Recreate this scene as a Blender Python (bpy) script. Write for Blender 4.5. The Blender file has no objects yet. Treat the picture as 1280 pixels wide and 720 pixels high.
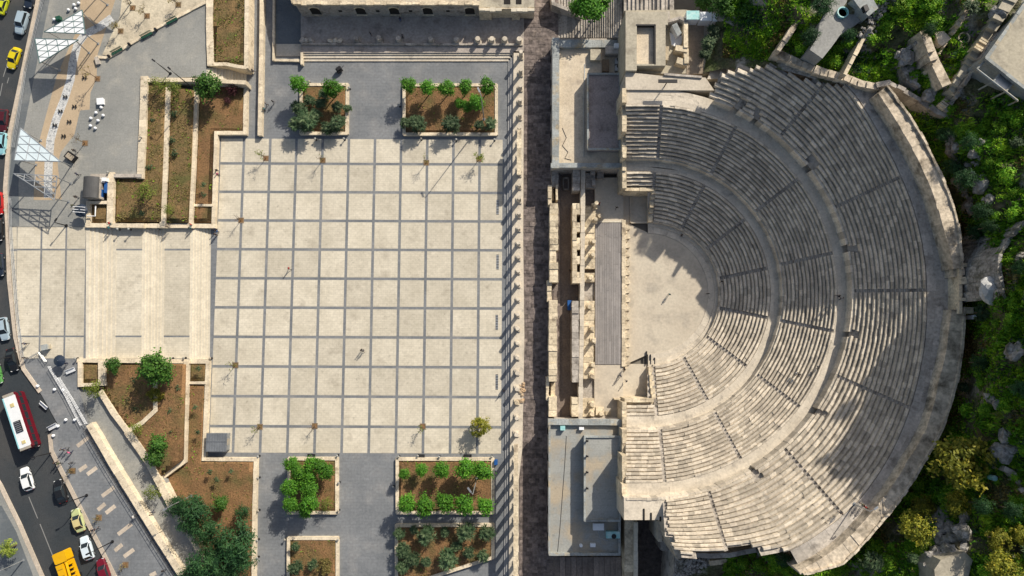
import bpy, math, random
from mathutils import Vector, Matrix, Euler, noise
rnd = random.Random(7)
rad = math.radians
scene = bpy.context.scene
COL = scene.collection

# ---------------------------------------------------------------- camera, sky, sun, exposure
F, CAMH = 853.0, 136.0
ROT = Euler((rad(4.57), rad(-0.06), rad(0.237)))
cam_data = bpy.data.cameras.new('camera')
cam = bpy.data.objects.new('camera', cam_data); COL.objects.link(cam)
cam.location = (0, 0, CAMH); cam.rotation_euler = ROT
cam_data.sensor_width = 36; cam_data.lens = 36*F/1280
cam_data.clip_start = 1; cam_data.clip_end = 3000
scene.camera = cam
SUN_EL = rad(35.0)
SUN_TO = Vector((0.588, 0.809, 0)).normalized()*math.cos(SUN_EL) + Vector((0, 0, math.sin(SUN_EL)))   # towards the sun
world = bpy.data.worlds.new('World'); scene.world = world; world.use_nodes = True
wn = world.node_tree.nodes; wl = world.node_tree.links
bg = wn['Background']
sky = wn.new('ShaderNodeTexSky'); sky.sky_type = 'NISHITA'; sky.sun_disc = False
sky.sun_elevation = SUN_EL; sky.sun_rotation = math.atan2(SUN_TO.x, SUN_TO.y)
sky.air_density = 1.0; sky.dust_density = 2.5; sky.ozone_density = 1.0
hsv = wn.new('ShaderNodeHueSaturation'); hsv.inputs['Saturation'].default_value = .88      # sky colour muted so the shade turns less blue
wl.new(sky.outputs[0], hsv.inputs['Color']); wl.new(hsv.outputs[0], bg.inputs[0]); bg.inputs[1].default_value = 0.095
sd = bpy.data.lights.new('sun', 'SUN'); sd.energy = 4.55; sd.angle = rad(0.5); sd.color = (1.0, 0.915, 0.79)
sun = bpy.data.objects.new('sun', sd); COL.objects.link(sun); sun.location = (60, 80, 100)
sun.rotation_euler = SUN_TO.to_track_quat('Z', 'Y').to_euler()
vs = scene.view_settings
vs.view_transform = 'Standard'; vs.look = 'None'; vs.gamma = 1; vs.exposure = 0.35
RM = ROT.to_matrix()

# ---------------------------------------------------------------- helpers
def at(px, py, z=0.0):
    """point of the place at height z seen at photo pixel (px, py) - survey of the photograph"""
    d = RM @ Vector(((px-640)/F, -(py-360)/F, -1))
    t = (z-CAMH)/d.z
    return Vector((d.x*t, d.y*t, z))

class MB:
    def __init__(s): s.v = []; s.f = []; s.m = []; s.r = []
    def face(s, pts, m=0, r=None):
        i = len(s.v); s.v.extend([tuple(p) for p in pts]); s.f.append(tuple(range(i, i+len(pts)))); s.m.append(m)
        s.r.append(rnd.random() if r is None else r)
    def raw(s, vs_, fs, m=0, r=None):
        i = len(s.v); s.v.extend([tuple(p) for p in vs_])
        for f in fs:
            s.f.append(tuple(i+k for k in f)); s.m.append(m); s.r.append(rnd.random() if r is None else r)
    def prism(s, pts, ztop, zbot, m=0, r=None, mside=None):
        r = rnd.random() if r is None else r
        n = len(pts); zt = ztop if isinstance(ztop, (list, tuple)) else [ztop]*n
        V = [(p[0], p[1], zbot) for p in pts]+[(p[0], p[1], z) for p, z in zip(pts, zt)]
        i = len(s.v); s.v.extend(V)
        s.f.append(tuple(i+n+k for k in range(n))); s.m.append(m); s.r.append(r)
        s.f.append(tuple(i+k for k in reversed(range(n)))); s.m.append(m); s.r.append(r)
        for k in range(n):
            j = (k+1) % n
            s.f.append((i+k, i+j, i+n+j, i+n+k)); s.m.append(m if mside is None else mside); s.r.append(r)
    def pp(s, px, ztop, zbot, m=0, r=None, mside=None):
        s.prism([at(x, y, ztop) for x, y in px], ztop, zbot, m, r, mside)
    def sheet(s, px, z, m=0, r=None):
        s.face([at(x, y, z) for x, y in px], m, r)
    def box(s, c, size, rz=0, m=0, r=None):
        x, y, z = size[0]/2, size[1]/2, size[2]
        M = Matrix.Rotation(rz, 2)
        s.prism([Vector((c[0], c[1])) + M @ Vector(q) for q in ((-x, -y), (x, -y), (x, y), (-x, y))], c[2]+z, c[2], m, r)
    def cyl(s, c, r0, r1, z0, z1, n=10, m=0, r=None, cap=True):
        a = [(c[0]+r0*math.cos(2*math.pi*k/n), c[1]+r0*math.sin(2*math.pi*k/n), z0) for k in range(n)]
        b = [(c[0]+r1*math.cos(2*math.pi*k/n), c[1]+r1*math.sin(2*math.pi*k/n), z1) for k in range(n)]
        fs = [(k, (k+1) % n, n+(k+1) % n, n+k) for k in range(n)]
        if cap: fs += [tuple(range(n, 2*n)), tuple(reversed(range(n)))]
        s.raw(a+b, fs, m, rnd.random() if r is None else r)
    def tube(s, pts, rads, n=6, m=0, r=None):
        pts = [Vector(p) for p in pts]
        if not isinstance(rads, (list, tuple)): rads = [rads]*len(pts)
        V = []; r = rnd.random() if r is None else r
        for i, p in enumerate(pts):
            d = (pts[min(i+1, len(pts)-1)]-pts[max(i-1, 0)]).normalized()
            u = d.cross(Vector((0.3, 0.2, 1)) if abs(d.z) < .9 else Vector((1, 0, 0))).normalized(); w = d.cross(u)
            for k in range(n):
                a = 2*math.pi*k/n; V.append(p+(u*math.cos(a)+w*math.sin(a))*rads[i])
        fs = []
        for i in range(len(pts)-1):
            for k in range(n):
                fs.append((i*n+k, i*n+(k+1) % n, (i+1)*n+(k+1) % n, (i+1)*n+k))
        fs += [tuple(reversed(range(n))), tuple((len(pts)-1)*n+k for k in range(n))]
        s.raw(V, fs, m, r)
    def wall(s, px, w, ztop, zbot, m=0, blk=1.3, jit=.05, jw=.04, zfn=None, closed=False):
        """masonry wall along photo pixels: one block after another, each a little uneven"""
        P = [at(x, y, ztop) for x, y in px]
        if closed: P.append(P[0])
        for a, b in zip(P, P[1:]):
            d = b-a; L = Vector((d.x, d.y)).length
            if L < 1e-4: continue
            d = Vector((d.x, d.y))/L; nrm = Vector((-d.y, d.x)); n = max(1, round(L/blk)); t0 = -w*.25
            cuts = [t0]+[L*(k+rnd.uniform(-.15, .15))/n for k in range(1, n)]+[L+w*.25]
            for k in range(n):
                w2 = w/2+rnd.uniform(-jw, jw); zz = (ztop if zfn is None else zfn((cuts[k]+cuts[k+1])/2/L))+rnd.uniform(-jit, jit)
                A = Vector((a.x, a.y))+d*(cuts[k]+.012); B = Vector((a.x, a.y))+d*(cuts[k+1]-.012)
                s.prism([A-nrm*w2, B-nrm*w2, B+nrm*w2, A+nrm*w2], zz, zbot, m)
    def rock(s, c, size, m=0, sub=1, seed=None):
        import bmesh
        b = bmesh.new(); bmesh.ops.create_icosphere(b, subdivisions=sub, radius=1)
        o = Vector((rnd.uniform(0, 99), rnd.uniform(0, 99), 0)); rz = Matrix.Rotation(rnd.uniform(0, 6.3), 3, 'Z')
        V = []
        for v in b.verts:
            q = v.co*(1+.45*noise.noise(v.co*1.3+o)+.2*noise.noise(v.co*3+o))
            V.append(Vector(c)+rz @ Vector((q.x*size[0], q.y*size[1], q.z*size[2])))
        s.raw(V, [tuple(v.index for v in f.verts) for f in b.faces], m)
        b.free()
    def build(s, name, mats, parent=None, smooth=False):
        me = bpy.data.meshes.new(name)
        off = Vector((0, 0, 0))
        p = parent
        while p is not None:
            off += Vector(p.location); p = p.parent
        me.from_pydata([(v[0]-off.x, v[1]-off.y, v[2]-off.z) for v in s.v], [], s.f)
        for m in (mats if isinstance(mats, (list, tuple)) else [mats]): me.materials.append(m)
        me.polygons.foreach_set('material_index', s.m)
        a = me.attributes.new('rnd', 'FLOAT', 'FACE'); a.data.foreach_set('value', s.r)
        if smooth: me.polygons.foreach_set('use_smooth', [True]*len(s.f))
        me.update()
        o = bpy.data.objects.new(name, me); COL.objects.link(o)
        if parent is not None: o.parent = parent
        return o

def tag(o, label, cat, group=None, kind=None):
    o['label'] = label; o['category'] = cat
    if group: o['group'] = group
    if kind: o['kind'] = kind
    return o
def thing(name, label, cat, loc=(0, 0, 0), group=None, rz=0.0):
    o = bpy.data.objects.new(name, None); COL.objects.link(o); o.empty_display_size = .3
    o.location = loc; o.rotation_euler = (0, 0, rz)
    return tag(o, label, cat, group)
def struct(name, mb, mats, label=None, cat=None, kind='structure'):
    o = mb.build(name, mats); o['kind'] = kind
    if label: o['label'] = label; o['category'] = cat
    return o
def kids(o): return [c for c in bpy.data.objects if c.parent == o]
KIDS = {}
def dup(root, loc, label, rz=0.0, scale=1.0, group=None, recolor=None):
    """a copy of a thing with copies of its parts and sub-parts"""
    if root.name not in KIDS:
        KIDS[root.name] = [(c, [(g, []) for g in kids(c)]) for c in kids(root)]
    r = root.copy(); COL.objects.link(r); r.location = loc; r.rotation_euler = (0, 0, rz)
    r.scale = (scale, scale, scale) if not isinstance(scale, tuple) else scale
    r['label'] = label
    if group: r['group'] = group
    def swap(o):
        if recolor:
            for sl in o.material_slots:
                if sl.material and sl.material.name in recolor:
                    mm = recolor[sl.material.name]; sl.link = 'OBJECT'; sl.material = mm
    swap(r) if r.type == 'MESH' else None
    for c, gs in KIDS[root.name]:
        k = c.copy(); COL.objects.link(k); k.parent = r; swap(k)
        for g, _ in gs:
            q = g.copy(); COL.objects.link(q); q.parent = k; swap(q)
    return r
ORD = 'first second third fourth fifth sixth seventh eighth ninth tenth eleventh twelfth thirteenth fourteenth fifteenth sixteenth seventeenth eighteenth nineteenth twentieth'.split()
def nth(i): return ORD[i] if i < 20 else 'twenty-'+ORD[i-20]

# ---------------------------------------------------------------- materials
def mat(name, c1, c2=None, scale=.4, fine=3.0, famt=.25, rough=.9, bump=.25, attr=0.0, stain=None, sscale=.15, slo=.52, shi=.68, metal=0.0, objrand=0.0, bdist=.06, spots=0.0, joints=None):
    m = bpy.data.materials.new(name); m.use_nodes = True
    nt = m.node_tree; N = nt.nodes; L = nt.links; b = N['Principled BSDF']
    b.inputs['Roughness'].default_value = rough; b.inputs['Metallic'].default_value = metal
    b.inputs['Specular IOR Level'].default_value = .3
    geo = N.new('ShaderNodeNewGeometry')
    def noi(sc, det=4):
        n = N.new('ShaderNodeTexNoise'); n.inputs['Scale'].default_value = sc; n.inputs['Detail'].default_value = det; n.inputs['Roughness'].default_value = .6
        L.new(geo.outputs['Position'], n.inputs['Vector']); return n.outputs['Fac']
    def rng(src, lo, hi, a=0., b_=1.):
        r = N.new('ShaderNodeMapRange'); r.inputs[1].default_value = lo; r.inputs[2].default_value = hi; r.inputs[3].default_value = a; r.inputs[4].default_value = b_
        L.new(src, r.inputs[0]); return r.outputs[0]
    def mix(f, A, B, mode='MIX'):
        x = N.new('ShaderNodeMix'); x.data_type = 'RGBA'; x.blend_type = mode
        if isinstance(f, float): x.inputs[0].default_value = f
        else: L.new(f, x.inputs[0])
        for s_, q in ((6, A), (7, B)):
            if isinstance(q, tuple): x.inputs[s_].default_value = (*q[:3], 1)
            else: L.new(q, x.inputs[s_])
        return x.outputs[2]
    def gray(src):
        c = N.new('ShaderNodeCombineColor')
        for k in range(3): L.new(src, c.inputs[k])
        return c.outputs[0]
    c2 = c2 or tuple(x*.75 for x in c1)
    col = mix(rng(noi(scale), .36, .64), c1, c2)
    if stain: col = mix(rng(noi(sscale, 6), slo, shi), col, stain)
    if spots:
        f_ = rng(noi(1.3, 5), .60, .72, 0, spots); col = mix(f_, col, tuple(x*.45 for x in c1))
    if joints:
        bt = N.new('ShaderNodeTexBrick'); bt.inputs['Scale'].default_value = 1.0; bt.inputs['Brick Width'].default_value = joints[0]; bt.inputs['Row Height'].default_value = joints[1]
        bt.inputs['Mortar Size'].default_value = joints[3] if len(joints) > 3 else .03; bt.inputs['Mortar Smooth'].default_value = .3
        q = joints[2]; bt.inputs['Color1'].default_value = (1, 1, 1, 1); bt.inputs['Color2'].default_value = (1-q*.6,)*3+(1,); bt.inputs['Mortar'].default_value = (1-q*1.6,)*3+(1,)
        L.new(geo.outputs['Position'], bt.inputs['Vector']); col = mix(1.0, col, bt.outputs['Color'], 'MULTIPLY')
    fn = noi(fine, 3)
    if famt: col = mix(1.0, col, gray(rng(fn, .25, .75, 1-famt, 1+famt)), 'MULTIPLY')
    if attr:
        an = N.new('ShaderNodeAttribute'); an.attribute_name = 'rnd'
        col = mix(1.0, col, gray(rng(an.outputs['Fac'], 0, 1, 1-attr, 1+attr)), 'MULTIPLY')
    if objrand:
        oi = N.new('ShaderNodeObjectInfo')
        col = mix(1.0, col, gray(rng(oi.outputs['Random'], 0, 1, 1-objrand, 1+objrand)), 'MULTIPLY')
    L.new(col, b.inputs['Base Color'])
    if bump:
        bn = N.new('ShaderNodeBump'); bn.inputs['Strength'].default_value = bump; bn.inputs['Distance'].default_value = bdist
        L.new(fn, bn.inputs['Height']); L.new(bn.outputs[0], b.inputs['Normal'])
    return m
def leafmat(name, c1, c2, c3=None):
    m = bpy.data.materials.new(name); m.use_nodes = True
    nt = m.node_tree; N = nt.nodes; L = nt.links; b = N['Principled BSDF']
    an = N.new('ShaderNodeAttribute'); an.attribute_name = 'rnd'
    cr = N.new('ShaderNodeValToRGB'); e = cr.color_ramp.elements
    e[0].color = (*c1, 1); e[1].color = (*c2, 1)
    if c3: q = e.new(.55); q.color = (*c3, 1)
    L.new(an.outputs['Fac'], cr.inputs[0])
    oi = N.new('ShaderNodeObjectInfo'); hs = N.new('ShaderNodeHueSaturation')
    mr = N.new('ShaderNodeMapRange'); mr.inputs[3].default_value = .72; mr.inputs[4].default_value = 1.25
    L.new(oi.outputs['Random'], mr.inputs[0]); L.new(mr.outputs[0], hs.inputs['Value']); L.new(cr.outputs[0], hs.inputs['Color'])
    L.new(hs.outputs[0], b.inputs['Base Color']); b.inputs['Roughness'].default_value = .6; b.inputs['Specular IOR Level'].default_value = .25
    t = N.new('ShaderNodeBsdfTranslucent'); L.new(hs.outputs[0], t.inputs[0])
    x = N.new('ShaderNodeMixShader'); x.inputs[0].default_value = .22
    L.new(b.outputs[0], x.inputs[1]); L.new(t.outputs[0], x.inputs[2]); L.new(x.outputs[0], N['Material Output'].inputs[0])
    return m
def paint(name, c, rough=.35, metal=0.0, coat=.3):
    m = mat(name, c, tuple(x*.92 for x in c), scale=1.5, fine=9, famt=.05, rough=rough, bump=0, metal=metal)
    m.node_tree.nodes['Principled BSDF'].inputs['Coat Weight'].default_value = coat
    return m

M = {}
M['seat'] = mat('seat_limestone', (.54, .48, .385), (.46, .405, .325), scale=.2, fine=2.6, famt=.24, bump=.5, attr=.27, stain=(.29, .26, .22), sscale=.5, slo=.57, shi=.78)
M['walk'] = mat('walkway_stone', (.56, .50, .405), (.49, .435, .35), scale=.3, fine=2.5, famt=.16, attr=.08, stain=(.38, .34, .28), sscale=.5, slo=.58)
M['orch'] = mat('orchestra_stone', (.52, .465, .37), (.46, .40, .315), scale=.15, fine=2, famt=.12, stain=(.39, .35, .285), sscale=.3)
M['wallstone'] = mat('ruin_limestone', (.62, .53, .38), (.48, .40, .28), scale=.5, fine=2.5, famt=.3, bump=.6, attr=.2, stain=(.26, .21, .15), sscale=.6, slo=.55)
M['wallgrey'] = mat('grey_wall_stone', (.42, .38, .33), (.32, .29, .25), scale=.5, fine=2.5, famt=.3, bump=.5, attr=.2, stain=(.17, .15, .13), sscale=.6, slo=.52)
M['rim'] = mat('rim_wall_stone', (.55, .47, .36), (.44, .375, .285), scale=.5, fine=1.6, famt=.4, bump=.8, attr=.14, stain=(.15, .125, .09), sscale=.35, slo=.52)
M['cream'] = mat('cream_paving', (.575, .525, .42), (.49, .445, .35), scale=.22, fine=1.6, famt=.12, rough=.8, bump=.1, attr=.085, stain=(.36, .32, .25), sscale=.33, slo=.56, shi=.8, spots=.5, joints=(.9, .45, .11))
M['step'] = mat('step_limestone', (.595, .54, .43), (.52, .47, .37), scale=.5, fine=2.5, famt=.14, bump=.1, attr=.07)
M['grey'] = mat('grey_paving', (.195, .205, .213), (.15, .16, .17), scale=.14, fine=2, famt=.16, rough=.8, bump=.08, stain=(.255, .255, .25), sscale=.22, slo=.5, shi=.75, spots=.25, joints=(1.2, .6, .12))
M['greywarm'] = mat('worn_grey_paving', (.27, .27, .25), (.205, .21, .20), scale=.1, fine=3, famt=.15, rough=.85, bump=.08, stain=(.36, .345, .30), sscale=.2, slo=.5, shi=.75, spots=.35, joints=(2.4, 2.4, .1, .02))
M['slate'] = mat('bluish_side_paving', (.13, .145, .155), (.10, .115, .125), scale=.15, fine=3, famt=.15, bump=.08, stain=(.17, .18, .18), sscale=.2)
M['kerb'] = mat('kerb_stone', (.50, .43, .345), (.41, .35, .28), scale=.5, fine=3, famt=.2, attr=.12, bump=.2)
M['asphalt'] = mat('asphalt', (.030, .037, .043), (.05, .053, .055), scale=.08, fine=6, famt=.25, rough=.85, bump=.1, stain=(.085, .078, .07), sscale=.06, slo=.5, shi=.75, spots=.35)
M['soil'] = mat('bed_soil', (.21, .118, .052), (.16, .092, .042), scale=.35, fine=3.5, famt=.45, bump=.8, stain=(.11, .085, .032), sscale=.25, slo=.48, shi=.66, bdist=.15)
M['soilgreen'] = mat('weedy_bed_soil', (.18, .115, .05), (.135, .095, .04), scale=.4, fine=3.5, famt=.5, bump=.8, stain=(.10, .092, .03), sscale=.3, slo=.52, shi=.65, bdist=.15)
M['planter'] = mat('planter_wall_stone', (.66, .57, .42), (.54, .46, .34), scale=.7, fine=3, famt=.2, bump=.3, attr=.12, stain=(.38, .31, .22), sscale=.8, slo=.58)
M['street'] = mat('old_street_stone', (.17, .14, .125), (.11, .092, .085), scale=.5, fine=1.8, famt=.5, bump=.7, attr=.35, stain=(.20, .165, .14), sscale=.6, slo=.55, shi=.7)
M['concrete'] = mat('roof_concrete', (.42, .38, .29), (.34, .31, .245), scale=.3, fine=2.5, famt=.2, bump=.2, stain=(.20, .175, .13), sscale=.3, slo=.55, shi=.75, spots=.4)
M['roofbeige'] = mat('beige_roof_screed', (.58, .50, .38), (.50, .42, .31), scale=.3, fine=4, famt=.2, bump=.2, stain=(.38, .32, .25), sscale=.5, slo=.58, spots=.5)
M['roofgrey'] = mat('grey_roof_sheet', (.31, .315, .295), (.25, .255, .24), scale=.2, fine=3, famt=.12, bump=.1, stain=(.37, .315, .235), sscale=.2, slo=.46, shi=.62, spots=.4, joints=(30, 1.1, .12, .02))
M['roofblue'] = mat('bluish_parapet', (.31, .33, .32), (.235, .25, .245), scale=.6, fine=3, famt=.25, bump=.2, attr=.15, stain=(.36, .30, .2), sscale=.5)
M['mauve'] = mat('mauve_shaded_roof', (.29, .25, .235), (.235, .20, .19), scale=.4, fine=3, famt=.25, bump=.2, stain=(.16, .135, .125), sscale=.5, slo=.55, spots=.4)  # penthouse roof in shade; the shade's mauve tone is put into its colour
M['deck'] = mat('stage_deck', (.27, .25, .235), (.23, .215, .205), scale=.5, fine=4, famt=.12, bump=.1, attr=.13)
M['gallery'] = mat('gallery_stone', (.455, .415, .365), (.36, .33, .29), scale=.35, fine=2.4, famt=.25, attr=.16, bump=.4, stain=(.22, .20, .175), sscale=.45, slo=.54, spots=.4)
M['dark'] = mat('dark_void', (.02, .018, .016), fine=3)
M['white'] = mat('white_painted', (.75, .77, .78), (.68, .70, .72), famt=.06, rough=.5, bump=0)
M['steel'] = mat('galvanised_steel', (.42, .44, .45), famt=.08, rough=.4, metal=.6, bump=0)
M['black'] = mat('black_metal', (.018, .018, .02), famt=.1, rough=.5, bump=0)
M['wood'] = mat('weathered_wood', (.22, .16, .10), (.15, .11, .075), scale=1, fine=5, famt=.3, attr=.3)
M['bark'] = mat('bark', (.14, .10, .065), (.09, .065, .045), scale=2, fine=8, famt=.4, bump=.8)
M['canopy'] = mat('canopy_steel', (.10, .17, .17), famt=.1, rough=.45, bump=0)
M['green'] = mat('green_painted_metal', (.02, .085, .055), famt=.1, rough=.45, bump=0)
M['blue'] = mat('blue_plastic', (.02, .10, .32), famt=.1, rough=.5, bump=0)
M['red'] = mat('red_cloth', (.45, .03, .03), famt=.1, rough=.8, bump=0)
M['teal'] = mat('turquoise_sheet', (.18, .48, .48), (.42, .6, .58), scale=.9, famt=.15, rough=.5, bump=0)
M['rock'] = mat('limestone_rock', (.38, .36, .33), (.24, .225, .205), scale=.8, fine=2.5, famt=.5, bump=1.0, stain=(.10, .10, .07), sscale=.6, slo=.5, bdist=.2)
M['hill'] = mat('hillside_soil', (.06, .085, .024), (.12, .105, .065), scale=.22, fine=2.5, famt=.55, bump=1.0, stain=(.32, .30, .26), sscale=.16, slo=.53, shi=.62, bdist=.3)
M['ground'] = mat('far_ground', (.22, .19, .15), (.14, .13, .11), scale=.03, fine=.4, famt=.2)
# ---------------------------------------------------------------- amphitheatre
CX, CY = 810.0, 367.0
def interp(tab, x):
    if x <= tab[0][0]: return tab[0][1]
    for (a, p), (b, q) in zip(tab, tab[1:]):
        if x <= b: return p+(q-p)*(x-a)/(b-a)
    return tab[-1][1]
SEAT_OUT = [(-75, 366), (-60, 363), (-44.6, 360), (-34, 351), (-25, 349), (1.5, 349), (15.8, 354), (23.3, 358), (35, 365), (44.8, 370), (60.9, 368), (75, 345), (86, 329), (118, 329)]
RIM_IN = [(-41.5, 381), (-31.5, 377), (-14, 377.5), (-5.7, 383), (5.5, 379), (17, 380), (26, 387), (32.2, 386), (43.5, 391), (54, 396), (61.5, 395)]
RIM_OUT = [(-41, 396), (-26.6, 395), (-13, 398), (-5.5, 395), (4, 397), (15.9, 402), (25.3, 405), (32.3, 405), (45.1, 409), (54.2, 417), (61.5, 400)]
def ring(r, t):
    if t < -90: return CX+(t+90), CY-r
    if t > 90: return CX-(t-90), CY+r
    a = rad(t); return CX+r*math.cos(a), CY+r*math.sin(a)
def XY(r, t, z):
    return at(*ring(r, t), z)
TH = thing('amphitheatre', 'large semicircular Roman stone theatre with three tiers of seat rows', 'theatre', at(CX, CY, 0))

TOPB = [(880, 60), (892, 113), (907, 87), (961, 84), (1010, 99), (1067, 111), (1400, 111)]
BOTB = [(700, 690), (832, 652), (848, 694), (888, 691), (939, 681), (956, 688), (985, 688), (1003, 714), (1400, 714)]
def up_valid(x, y):
    if y < CY: return x > 892 and y > interp(TOPB, x)
    return x > 832-(650-y)*.1 and y < interp(BOTB, x)
def low_valid_f(f0):
    def fn(x, y, f):
        return x > 817 or f >= f0
    return fn
def seats(mb, t0, t1, rin, rout, n, z0, dz, valid=None, gaps=()):
    for i in range(n):
        fa, fb = i/n, (i+1)/n; fm = fa; z = z0+dz*(i+1)
        def R(f, t):
            a, b = rin, (rout if not callable(rout) else rout(t)); return a+(b-a)*f
        zl = lambda f: z0+dz*n*f
        hs = 2.1*57.3/(rin+(((rout(t0) if callable(rout) else rout)-rin)*fa)) if True else 0
        tA = t0+(hs if t0 not in (-117, -118, -75) else 0); tB = t1-(hs if t1 not in (117, 118) else 0)
        t = tA; t1_ = tB
        while t < t1_-.15:
            r = R(fa, t); w = rnd.uniform(6.0, 10.5)
            dt = w if abs(t) > 90 else w*57.3/r
            te = min(t+dt, t1_)
            if t1_-te < .4*dt: te = t1_
            x, y = ring(R((fa+fb)/2, (t+te)/2), (t+te)/2)
            ok = valid is None or valid(x, y, fa)
            for g, depth, hw in gaps:
                if i < depth and abs((t+te)/2-g)*r/57.3 < hw: ok = False
            if ok:
                j = rnd.gauss(0, .018); gp = .10*57.3/max(r, 57.3); rr = rnd.random()
                fj = rnd.gauss(0, .035)/n
                if rnd.random() < .03: j -= rnd.uniform(.05, .16); rr *= .5
                A, B = XY(R(fa+fj, t), t, zl(fa)), XY(R(fa+fj, te-gp), te-gp, zl(fa))
                D, C = XY(R(fb, t), t, zl(fb)), XY(R(fb, te-gp), te-gp, zl(fb))
                m1, m2 = A.lerp(D, .64), B.lerp(C, .64)
                def P(p, h): return (p.x, p.y, h)
                h, hb, lo = z+j, z+j-.24, z-dz-.30
                mb.raw([P(A, lo), P(B, lo), P(B, h), P(A, h), P(m2, h), P(m1, h), P(m2, hb), P(m1, hb), P(C, hb), P(D, hb), P(D, lo), P(C, lo)],
                       [(0, 1, 2, 3), (3, 2, 4, 5), (5, 4, 6, 7), (7, 6, 8, 9), (0, 3, 5, 7, 9, 10), (1, 11, 8, 6, 4, 2)], 0, rr)
            t = te
def annulus(mb, ra, rb, t0, t1, z, cell=14, nr=2, jit=.012, valid=None):
    rf = (lambda q: q if callable(q) else (lambda t: q)); ra, rb = rf(ra), rf(rb)
    for k in range(nr):
        t = t0
        while t < t1-1e-3:
            r = ra(t); w = cell*rnd.uniform(.7, 1.3); te = min(t+(w if abs(t) > 90 else w*57.3/r), t1)
            f0, f1 = k/nr, (k+1)/nr
            R = lambda f, u: ra(u)+(rb(u)-ra(u))*f
            x, y = ring(R((f0+f1)/2, (t+te)/2), (t+te)/2)
            if valid is None or valid(x, y):
                g = .1*57.3/r
                mb.prism([XY(R(f0, t), t, z), XY(R(f0, te-g), te-g, z), XY(R(f1, te-g), te-g, z), XY(R(f1, t), t, z)], z+rnd.uniform(-jit, jit), z-.4)
            t = te
def ringwall(mb, ra, rb, t0, t1, ztop, zbot, cell=9, jit=.05, gaps=(), valid=None, xyz=None, jr=.6):
    rf = (lambda q: q if callable(q) else (lambda t: q)); ra, rb = rf(ra), rf(rb); zf = ztop if callable(ztop) else (lambda t: ztop)
    t = t0
    while t < t1-1e-3:
        r = ra(t); w = cell*rnd.uniform(.7, 1.3); te = min(t+(w if abs(t) > 90 else w*57.3/r), t1); tm = (t+te)/2
        x, y = ring((ra(tm)+rb(tm))/2, tm)
        if all(abs(tm-g)*r/57.3 > hw for g, hw in gaps) and (valid is None or valid(x, y)):
            zt = zf(tm); a, b = rnd.uniform(-jr, jr)*.5, rnd.uniform(-jr, jr)*.5; zx = zt if xyz is None else xyz
            mb.prism([XY(ra(t)+a, t, zx), XY(ra(te)+a, te, zx), XY(rb(te)+b, te, zx), XY(rb(t)+b, t, zx)], zt+rnd.uniform(-jit, jit), zbot)
        t = te
def stair(mb, t, rin, rout, n, z0, dz, hw=2.2, valid=None, skip=0):
    """stair cut into the seats: two treads to each row of seats, side by side with the rows"""
    rb_ = rout if not callable(rout) else rout(t); R = lambda f: rin+(rb_-rin)*f
    for i in range(2*n):
        f0, f1 = i/(2*n), (i+1)/(2*n); z = z0+dz*(i/2+.35)-.12+rnd.uniform(-.02, .02)
        x, y = ring(R(f0), t)
        if valid and not valid(x, y, f0): continue
        d0, d1 = (hw if abs(t) > 90 else hw*57.3/R(f)for f in (f0, f1))
        zl = lambda f: z0+dz*n*f
        mb.prism([XY(R(f0), t-d0, zl(f0)), XY(R(f0), t+d0, zl(f0)), XY(R(f1), t+d1, zl(f1)), XY(R(f1), t-d1, zl(f1))], z, z-dz-.2)
def ramp(mb, rin, rout, t0, t1, z0, z1, nt=48, nf=6, valid=None):
    for a in range(nt):
        ta, tb = t0+(t1-t0)*a/nt, t0+(t1-t0)*(a+1)/nt
        for k in range(nf):
            f0, f1 = k/nf, (k+1)/nf
            R = lambda f, t: rin+((rout(t) if callable(rout) else rout)-rin)*f
            x, y = ring(R((f0+f1)/2, (ta+tb)/2), (ta+tb)/2)
            if valid and not valid(x, y, f0): continue
            Q = []
            for f, t in ((f0, ta), (f0, tb), (f1, tb), (f1, ta)):
                z = z0+(z1-z0)*f; p = XY(R(f, t), t, z); Q.append((p.x, p.y, z-.5))
            mb.face(Q, 0, .3)

Z1, D1 = 1.2, .43; N1 = 13; ZW1 = Z1+D1*N1                 # lower tier
Z2, D2 = ZW1+1.5, .45; N2 = 14; ZW2 = Z2+D2*N2             # middle tier
Z3, D3 = ZW2+1.9, .50; N3 = 16; ZW3 = Z3+D3*N3             # upper tier
r3 = lambda t: interp(SEAT_OUT, t)
LOWT = [-87, -62.6, -37.4, -12, 11.5, 36.5, 61, 86]
MIDT = [-86, -62.3, -37.4, -12.4, 11.5, 36.8, 60.8, 85]
UPT = [-50, -24.8, -.7, 23.6, 48.7, 73]
GAPS3 = [(-64, 2, 5), (-38.5, 2, 6), (-12.5, 2, 5), (11.3, 2, 5), (34.5, 2, 6), (59.6, 2, 6), (-58.5, 2, 5)]
lowv = low_valid_f(9/13)
def lowv2(x, y, f): return x > 817 or (f >= 9/13 if y < CY else f >= 10/13)
for a, b in zip([-117]+LOWT, LOWT+[117]):
    q = MB(); seats(q, a, b, 91, 154, N1, Z1, D1, lowv2); q.build('seating_wedge', M['seat'], TH)
for a, b in zip([-118]+MIDT, MIDT+[118]):
    q = MB(); seats(q, a, b, 170, 238, N2, Z2, D2); q.build('seating_wedge', M['seat'], TH)
upv = lambda x, y, f=0: up_valid(x, y)
for a, b in zip([-75]+UPT, UPT+[118]):
    q = MB(); seats(q, a, b, 258, r3, N3, Z3, D3, upv, GAPS3); q.build('seating_wedge', M['seat'], TH)
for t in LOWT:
    q = MB(); stair(q, t, 91, 154, N1, Z1, D1, 2.0); q.build('stairway', M['wallgrey'], TH)  # darker stone than the seats stands in for shade in the stair cuts
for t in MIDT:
    q = MB(); stair(q, t, 170, 238, N2, Z2, D2, 2.2); q.build('stairway', M['wallgrey'], TH)
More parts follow.
